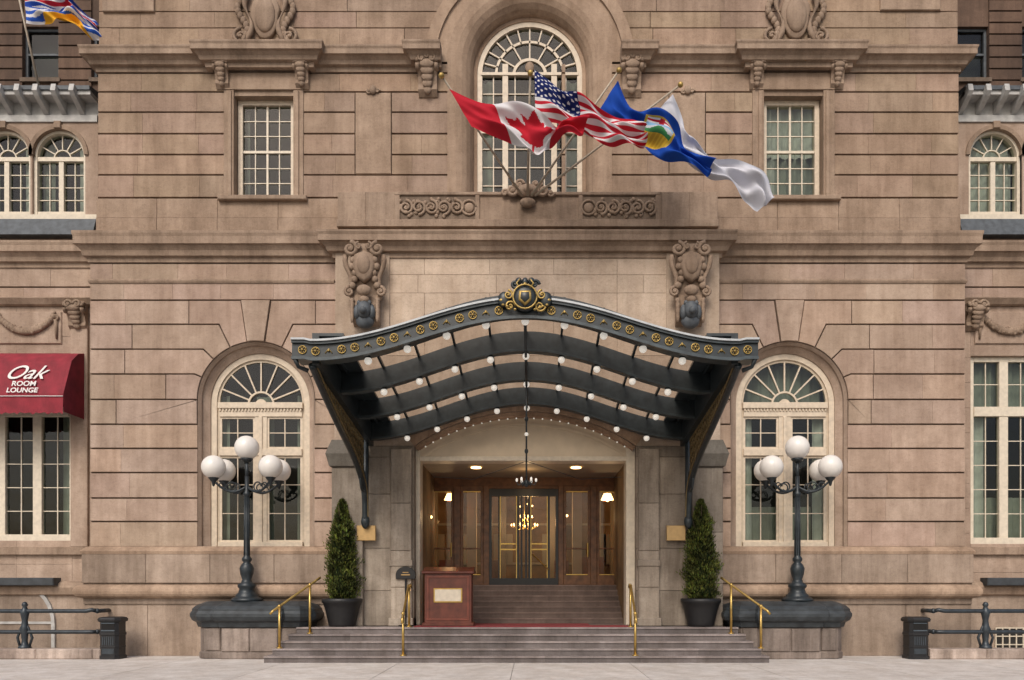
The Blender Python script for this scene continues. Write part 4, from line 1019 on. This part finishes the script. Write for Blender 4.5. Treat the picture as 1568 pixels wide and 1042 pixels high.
for (ya,zA),(yb4,zB) in zip(rows[:-1],rows[1:]):
    n=48
    vs=[]; 
    for x in xs2: vs+=[(x,ya,zA+.08+HB-drop(x)-.0),(x,yb4,zB+.08+HB-drop(x))]
    gls.add(vs,[[2*i,2*i+2,2*i+3,2*i+1] for i in range(n)])
    ym,zm2=(ya+yb4)/2,(zA+zB)/2
    sheet(ir,xs2,lambda x:zm2+.08+HB+.04-drop(x),lambda x:zm2+HB-.02-drop(x),ym-.04,ym+.04)
    for k in range(-5,6):
        x=k*.81; 
        o=HB+.04-drop(x)
        ir.add([(x-.025,ya,zA+o),(x+.025,ya,zA+o),(x+.025,yb4,zB+o),(x-.025,yb4,zB+o),(x-.025,ya,zA+o+.07),(x+.025,ya,zA+o+.07),(x+.025,yb4,zB+o+.07),(x-.025,yb4,zB+o+.07)],[(0,1,2,3),(4,5,6,7),(0,1,5,4),(2,3,7,6),(0,3,7,4),(1,2,6,5)])
vs=[]
for x in xs2: vs+=[(x,-5.9,FT(x)-.02),(x,-5.7,7.4+.08+HB-drop(x))]
gls.add(vs,[[2*i,2*i+2,2*i+3,2*i+1] for i in range(48)])
vs=[]
for x in xs2: vs+=[(x,-.6,6.77+.08+HB-drop(x)),(x,-.36,6.73+.08+HB-drop(x))]
gls.add(vs,[[2*i,2*i+2,2*i+3,2*i+1] for i in range(48)])
for s in (-1,1):
    def gz(y): return 6.77+(y+.6)*(-.62/5.1)*1.0-.95
    for (xa_,xb_,o0,o1) in ((4.2,4.34,-.02,.62),(3.7,4.2,.56,.62)):
        vs=[]
        for y in (-5.9,-.35): 
            for (x,o) in ((xa_,o0),(xb_,o0),(xb_,o1),(xa_,o1)): vs.append((s*x,y,gz(y)+o))
        ir.add(vs,[(0,1,2,3),(7,6,5,4),(0,4,5,1),(1,5,6,2),(2,6,7,3),(3,7,4,0)])
    bx=s*4.36
    lowc=[(-5.85,gz(-5.85)-.02),(-4.8,gz(-4.8)-.28),(-3.6,gz(-3.6)-.52),(-2.4,gz(-2.4)-.74),(-1.5,gz(-1.5)-.98),(-.95,gz(-.9)-1.25),(-.76,4.25),(-.70,3.75)]
    def cat(P,n=8):
        out=[]
        for i in range(len(P)-1):
            p0=P[max(i-1,0)];p1=P[i];p2=P[i+1];p3=P[min(i+2,len(P)-1)]
            for k in range(n):
                t=k/n; out.append(tuple(.5*((2*p1[j])+(-p0[j]+p2[j])*t+(2*p0[j]-5*p1[j]+4*p2[j]-p3[j])*t*t+(-p0[j]+3*p1[j]-3*p2[j]+p3[j])*t**3) for j in range(2)))
        out.append(P[-1]); return out
    lc=cat(lowc)
    irs.tube([(bx,y,z) for y,z in lc],.075,8); dgd.tube([(bx-s*.075,y,z+.05) for y,z in lc],.022,6)
    irs.tube([(bx,-.62,gz(-.6)+.1),(bx,-.62,3.7)],.08,8)
    irs.ell((bx,-.66,3.68),(.12,.12,.2),10,8)
    vs=[]
    for y,z in lc[:-10]: vs+=[(bx+s*.03,y,z),(bx+s*.03,y,max(z,gz(y)+.02))]
    ir.add(vs,[[2*i,2*i+2,2*i+3,2*i+1] for i in range(len(vs)//2-1)],.7)
    n=26
    for k in range(n):
        y=-5.6+k*(4.7/n); zt_=gz(y)+.0
        zl_=min(lc,key=lambda p:abs(p[0]-y))[1]
        h=zt_-zl_
        if h<.08: continue
        m_=max(1,int(h/.2))
        for q in range(m_):
            zz_=zl_+h*(q+.5)/m_; rh=h/m_*.5
            dgd.tube([(bx-s*.02,y+.085*math.cos(a*pi/4),zz_+rh*math.sin(a*pi/4)) for a in range(9)],.016,5)
    irs.tube([(bx,-1.0+.28*math.cos(a*.5),4.75+.28*math.sin(a*.5)) for a in range(12)],.035,6)
    gd.ell((bx-s*.05,-5.95,gz(-5.9)+.2),(.06,.06,.06),8,6)
    irs.tube([(s*4.66,-6.0,FT(4.6)-.36),(s*4.62,-5.9,FT(4.6)-.5),(s*4.45,-5.8,FT(4.6)-.55)],[.05,.04,.05],8)
    ir.box(min(s*4.34,s*4.72),max(s*4.34,s*4.72),-5.88,-5.3,FT(4.6)-.3,FT(4.6)-.02)
cz=FT(0)-.02
irs.ell((0,-6.1,cz+.02),(.27,.12,.27),16,10); gd.tube([(.24*math.cos(a*pi/10),-6.2,cz+.02+.24*math.sin(a*pi/10)) for a in range(21)],.018,6)
gd.prism([(-.12,cz+.13),(-.13,cz-.05),(0,cz-.17),(.13,cz-.05),(.12,cz+.13)],-6.25,-6.15,.02)
irs.prism([(-.08,cz+.09),(-.09,cz-.03),(0,cz-.12),(.09,cz-.03),(.08,cz+.09)],-6.265,-6.2,.01)
for s in (-1,1):
    gd.spiral(s*.34,cz+.08,-6.12,.10,1.4,s,pi/2,.022); gd.spiral(s*.3,cz-.15,-6.12,.11,1.4,-s,0,.022); irs.spiral(s*.2,cz+.3,-6.1,.09,1.3,s,0,.03)
    gd.ell((s*.47,-6.1,cz-.02),(.06,.04,.04),8,6); irs.ell((s*.42,-6.08,cz+.0),(.13,.06,.16),10,8)
    for k in range(4): gd.ell((s*(.2+.08*k),-6.15,cz-.22+.03*k),(.035,.03,.025),8,6)
    irs.ell((s*.13,-6.1,cz+.36),(.07,.06,.08),8,6); gd.tube([(s*.1,-6.17,cz+.2),(s*.17,-6.17,cz+.3),(s*.1,-6.17,cz+.38)],.016,6)
irs.ell((0,-6.1,cz+.34),(.07,.06,.1),8,6); gd.ell((0,-6.16,cz+.28),(.04,.04,.04),8,6)
hy=-2.3; irs.tube([(0,hy,7.4),(0,hy,4.55)],.022,8)
irs.tube([(0,-5.7,7.35),(0,-2.2,6.95),(0,-.6,6.75)],.035,6)
for z in (6.1,5.3): irs.ell((0,hy,z),(.05,.05,.07),8,6)
for s in (-1,1): irs.tube([(0,hy,5.05),(s*1.4,-1.2,4.75),(s*2.6,-.2,4.95)],.008,4)
for k in range(6):
    a=k*pi/3; dx,dy=math.cos(a),math.sin(a)
    irs.tube([(0,hy,4.6),(dx*.1,hy+dy*.1,4.5),(dx*.2,hy+dy*.2,4.45),(dx*.24,hy+dy*.24,4.53)],.014,6)
    bl.ell((dx*.24,hy+dy*.24,4.58),(.03,.03,.05),8,6)
irs.ell((0,hy,4.5),(.07,.07,.1),10,8)
bl.ell((0,hy,5.72),.05,8,6)
for m in (ir,irs,gd,dgd,ed,gls,bl): m.done()

# ---------------- flags ----------------
def inpoly(x,y,P):
    c=False;n=len(P)
    for i in range(n):
        x1,y1=P[i-1];x2,y2=P[i]
        if (y1>y)!=(y2>y) and x<(x2-x1)*(y-y1)/(y2-y1)+x1: c=not c
    return c
half=[(0.02,-.5),(0.03,-.18),(.28,-.23),(.24,-.13),(.5,.08),(.43,.12),(.48,.28),(.33,.25),(.3,.32),(.18,.17),(.22,.42),(.12,.36),(0,.55)]
leafp=half+[(-x,y) for x,y in half[::-1]]
RD=(.46,.02,.035);WH=(.64,.62,.63);BL=(.02,.06,.32);NV=(.012,.02,.10)
def canada(u,v):
    if u<.25 or u>.70: return RD
    return RD if inpoly((u-.475)*2.5,(v-.5)*1.25,leafp) else WH
def usa(u,v):
    if u<.4 and v>6/13:
        a=(u/.4*11)%1-.5; b=((v-6/13)*13/7*9)%1-.5; i=int(u/.4*11)+int((v-6/13)*13/7*9)
        return WH if (i%2==0 and a*a+b*b<.11) else NV
    return RD if int(v*13)%2==0 else WH
def blue(u,v):
    x=(u-.50)*1.6;y=v-.5
    if abs(x)<.24 and y>-.36+abs(x)*.7 and y<.36:
        if abs(x)>.21 or y<-.33+abs(x)*.7 or y>.33: return (.5,.34,.05)
        if y>.22: return WH if abs(x)>.03 and abs(y-.28)>.02 else RD
        if y>.12+.03*math.sin(x*20): return (.20,.36,.55)
        if y>.05+.03*math.sin(x*25+1): return (.45,.47,.5)
        if y>-.06: return (.04,.17,.06)
        return (.55,.36,.04) if int(x*40)%2 else (.45,.27,.03)
    return (.012,.06,.34)
def white(u,v): return (.58,.58,.63) if (abs(v-.5)<.42) else (.54,.55,.61)
def bc(u,v):
    if v>.55:
        return RD if (abs(v-.78)<.05 or abs(u-.5)<.03) else (WH if (abs(v-.78)<.08 or abs((u-.5)-(v-.78)*1.6)<.05 or abs((u-.5)+(v-.78)*1.6)<.05) else BL)
    if (u-.5)**2*2+(v-.0)**2<.17: return (.75,.38,.03)
    return WH if int(v*9+.4*math.sin(u*12))%2==0 else (.03,.10,.45)
def interp(P,t):
    n=len(P)-1; f=min(t*n,n-1e-6); i=int(f); k=f-i
    p0=P[max(i-1,0)];p1=P[i];p2=P[i+1];p3=P[min(i+2,n)]
    return [.5*((2*p1[j])+(-p0[j]+p2[j])*k+(2*p0[j]-5*p1[j]+4*p2[j]-p3[j])*k*k+(-p0[j]+3*p1[j]-3*p2[j]+p3[j])*k**3) for j in range(len(p1))]
def flag(name,topE,botE,y0,col,pole,amp=.14,nu=140,nv=70,fr=3.0,ys=0):
    o=top(name); m=MB('cloth',CLOTH,o,True); vs=[]
    for i in range(nu+1):
        u=i/nu; a=interp(topE,u); b=interp(botE,u)
        for j in range(nv+1):
            v=j/nv; g_=min(1,u*3+.08)
            y=y0+ys*u+amp*math.sin(2*pi*fr*u*.8+v*5.0+1.2*math.sin(v*3))*g_+.09*math.sin(9*u-12*v)*g_+.035*math.sin(27*u+19*v)*g_
            yr=y0+ys*u
            px=b[0]+(a[0]-b[0])*v+2.0*math.sin(9*v+u*5)*g_; py=b[1]+(a[1]-b[1])*v+2.2*math.sin(2*pi*fr*u*1.3+v*2)*u
            vs.append((X(px,yr),y,Z(py,yr)))
    fs=[];W_=nv+1
    for i in range(nu):
        for j in range(nv): fs.append([i*W_+j,(i+1)*W_+j,(i+1)*W_+j+1,i*W_+j+1])
    m.v+=vs; m.f+=fs
    for i in range(nu):
        for j in range(nv): m.t.append(col((i+.5)/nu,(j+.5)/nv))
    m.done(False)
    p=MB('pole',CREAM,o,True); p.tube([pole[0],pole[1]],[.035,.025],8,tone=.7); p.done()
    k=MB('finial',GOLD,o,True); k.ell(pole[1],.07,12,8); k.done()
bx_,by_,bz_=X(808,-.75),-.75,Z(300,-.75)
def P3(px,py,y): return (X(px,y),y,Z(py,y))
flag('canada_flag',[(688,137),(730,152),(778,154),(826,178),(850,190),(868,176),(904,180)],[(722,194),(762,208),(800,228),(820,242),(838,226),(862,208),(886,210)],-3.1,canada,((bx_-.15,by_,bz_),P3(676,116,-3.3)),.17,fr=2.3)
flag('united_states_flag',[(818,107),(848,124),(885,150),(925,168),(958,178),(988,196)],[(820,182),(850,186),(890,204),(925,220),(955,224),(990,220)],-2.7,usa,((bx_-.0,by_,bz_),P3(812,112,-2.9)),.14,fr=2.6,ys=.0)
flag('alberta_flag',[(946,124),(966,160),(1003,172),(1038,188),(1054,225),(1094,246)],[(918,168),(942,188),(972,216),(1000,238),(1040,246),(1084,268)],-2.3,blue,((bx_+.1,by_,bz_),P3(948,108,-2.5)),.13,fr=2.4)
flag('white_flag',[(1030,145),(1047,178),(1056,214),(1088,238),(1133,246),(1172,268),(1188,298)],[(998,180),(1010,208),(1040,232),(1082,268),(1118,286),(1146,304),(1162,322)],-2.0,white,((bx_+.2,by_,bz_),P3(1042,130,-2.3)),.16,fr=3.2)
flag('provincial_flag',[(38,-10),(70,-6),(105,-2),(130,18),(150,38)],[(40,36),(70,34),(105,36),(135,52),(160,68)],.2,bc,(P3(60,135,.9),P3(24,-25,.0)),.1,fr=2.2)

# ---------------- awning ----------------
aw=top('window_awning'); m=MB('canvas',RED,aw)
xa,xb=X(-70,YW-.6),X(113,YW-.6)
ZA=Z(541,YW); ZB=Z(603,-.1); ya,yb5=YW+.02,-.1
z2_=ZA-.42
prof=[(ya,ZA),(ya-.40,ZA-.14),(.30,z2_),(yb5,ZB)]
vs=[];n=40
for i in range(n+1):
    x=xa+(xb-xa)*i/n; sag=.015*math.sin(i*1.3)
    for k,(y,z) in enumerate(prof): vs.append((x,y+(sag if 0<k<3 else 0),z))
    vs.append((x,yb5-.01+.02*math.sin(i*.9),ZB-.58+.06*abs(math.sin(i*pi/2.5))))
fs=[]
for i in range(n):
    for k in range(4): fs.append([i*5+k,(i+1)*5+k,(i+1)*5+k+1,i*5+k+1])
m.add(vs,fs)
for x in (xa,xb): m.add([(x,y,z) for y,z in prof]+[(x,yb5,ZB-.5),(x,ya,ZB-.5)],[[0,1,2,3,4,5]])
m.done()
t=MB('piping',WHITE,aw); t.box(xa,xb,yb5-.035,yb5-.012,ZB-.08,ZB-.065) 
t.done()
def text(s,x,y,z,size,tilt,shear=0,off=.004):
    c=bpy.data.curves.new('lettering',type='FONT'); c.body=s; c.size=size; c.align_x='CENTER'; c.extrude=.006; c.shear=shear; c.offset=off
    o=bpy.data.objects.new('lettering',c); bpy.context.scene.collection.objects.link(o); o.location=(x,y,z); o.rotation_euler=(tilt,0,0); c.materials.append(LETTER); o.parent=aw
sl_=(.30-yb5)/(z2_-ZB); tl=math.atan2(1,sl_)
def on(z): return yb5+(z-ZB)*sl_-.05
for s_,px,py,sz,sh,of in (('Oak',34,580,.64,.55,.002),('ROOM',38,592,.225,0,.004),('LOUNGE',38,603,.215,0,.004)):
    z=Z(py,0); text(s_,X(px,0),on(z),z,sz,tl,sh,of)

# ---------------- lighting ----------------
w=bpy.data.worlds.new('World'); bpy.context.scene.world=w; w.use_nodes=True; N=w.node_tree.nodes; L=w.node_tree.links
sky=N.new('ShaderNodeTexSky'); sky.sky_type='NISHITA'; sky.sun_disc=False
EL,AZI=math.radians(43),math.radians(194)
sky.sun_elevation=EL; sky.sun_rotation=AZI; sky.air_density=1.0; sky.dust_density=4.0; sky.ozone_density=.8
bgn=N['Background']; bgn.inputs[1].default_value=.145; L.new(sky.outputs[0],bgn.inputs[0])
sl=bpy.data.lights.new('sun','SUN'); sl.energy=1.5; sl.angle=math.radians(22); sl.color=(1,.95,.88)
so=bpy.data.objects.new('sun',sl); bpy.context.scene.collection.objects.link(so)
d=Vector((math.sin(AZI)*math.cos(EL),math.cos(AZI)*math.cos(EL),math.sin(EL)))
so.rotation_euler=d.to_track_quat('Z','Y').to_euler()
for (x,y,z,e) in ((X(690,5),5,4.3,40),(X(930,5),5,4.3,40),(0,5.8,4.2,95),(0,1.6,5.1,7)):
    l=bpy.data.lights.new('lobby_lamp','POINT'); l.energy=e; l.color=(1,.66,.34); l.shadow_soft_size=.12
    o=bpy.data.objects.new('lobby_lamp',l); o.location=(x,y,z); bpy.context.scene.collection.objects.link(o)

sc=bpy.context.scene
sc.view_settings.view_transform='Standard'; sc.view_settings.look='None'; sc.view_settings.exposure=0
cam=bpy.data.cameras.new('camera'); co=bpy.data.objects.new('camera',cam); sc.collection.objects.link(co)
co.location=(.145,-22,1.9); co.rotation_euler=(pi/2,0,0)
cam.sensor_width=36; cam.lens=36*1210/1568; cam.shift_x=-31/1568; cam.shift_y=379/1568; cam.clip_end=2000
sc.camera=co
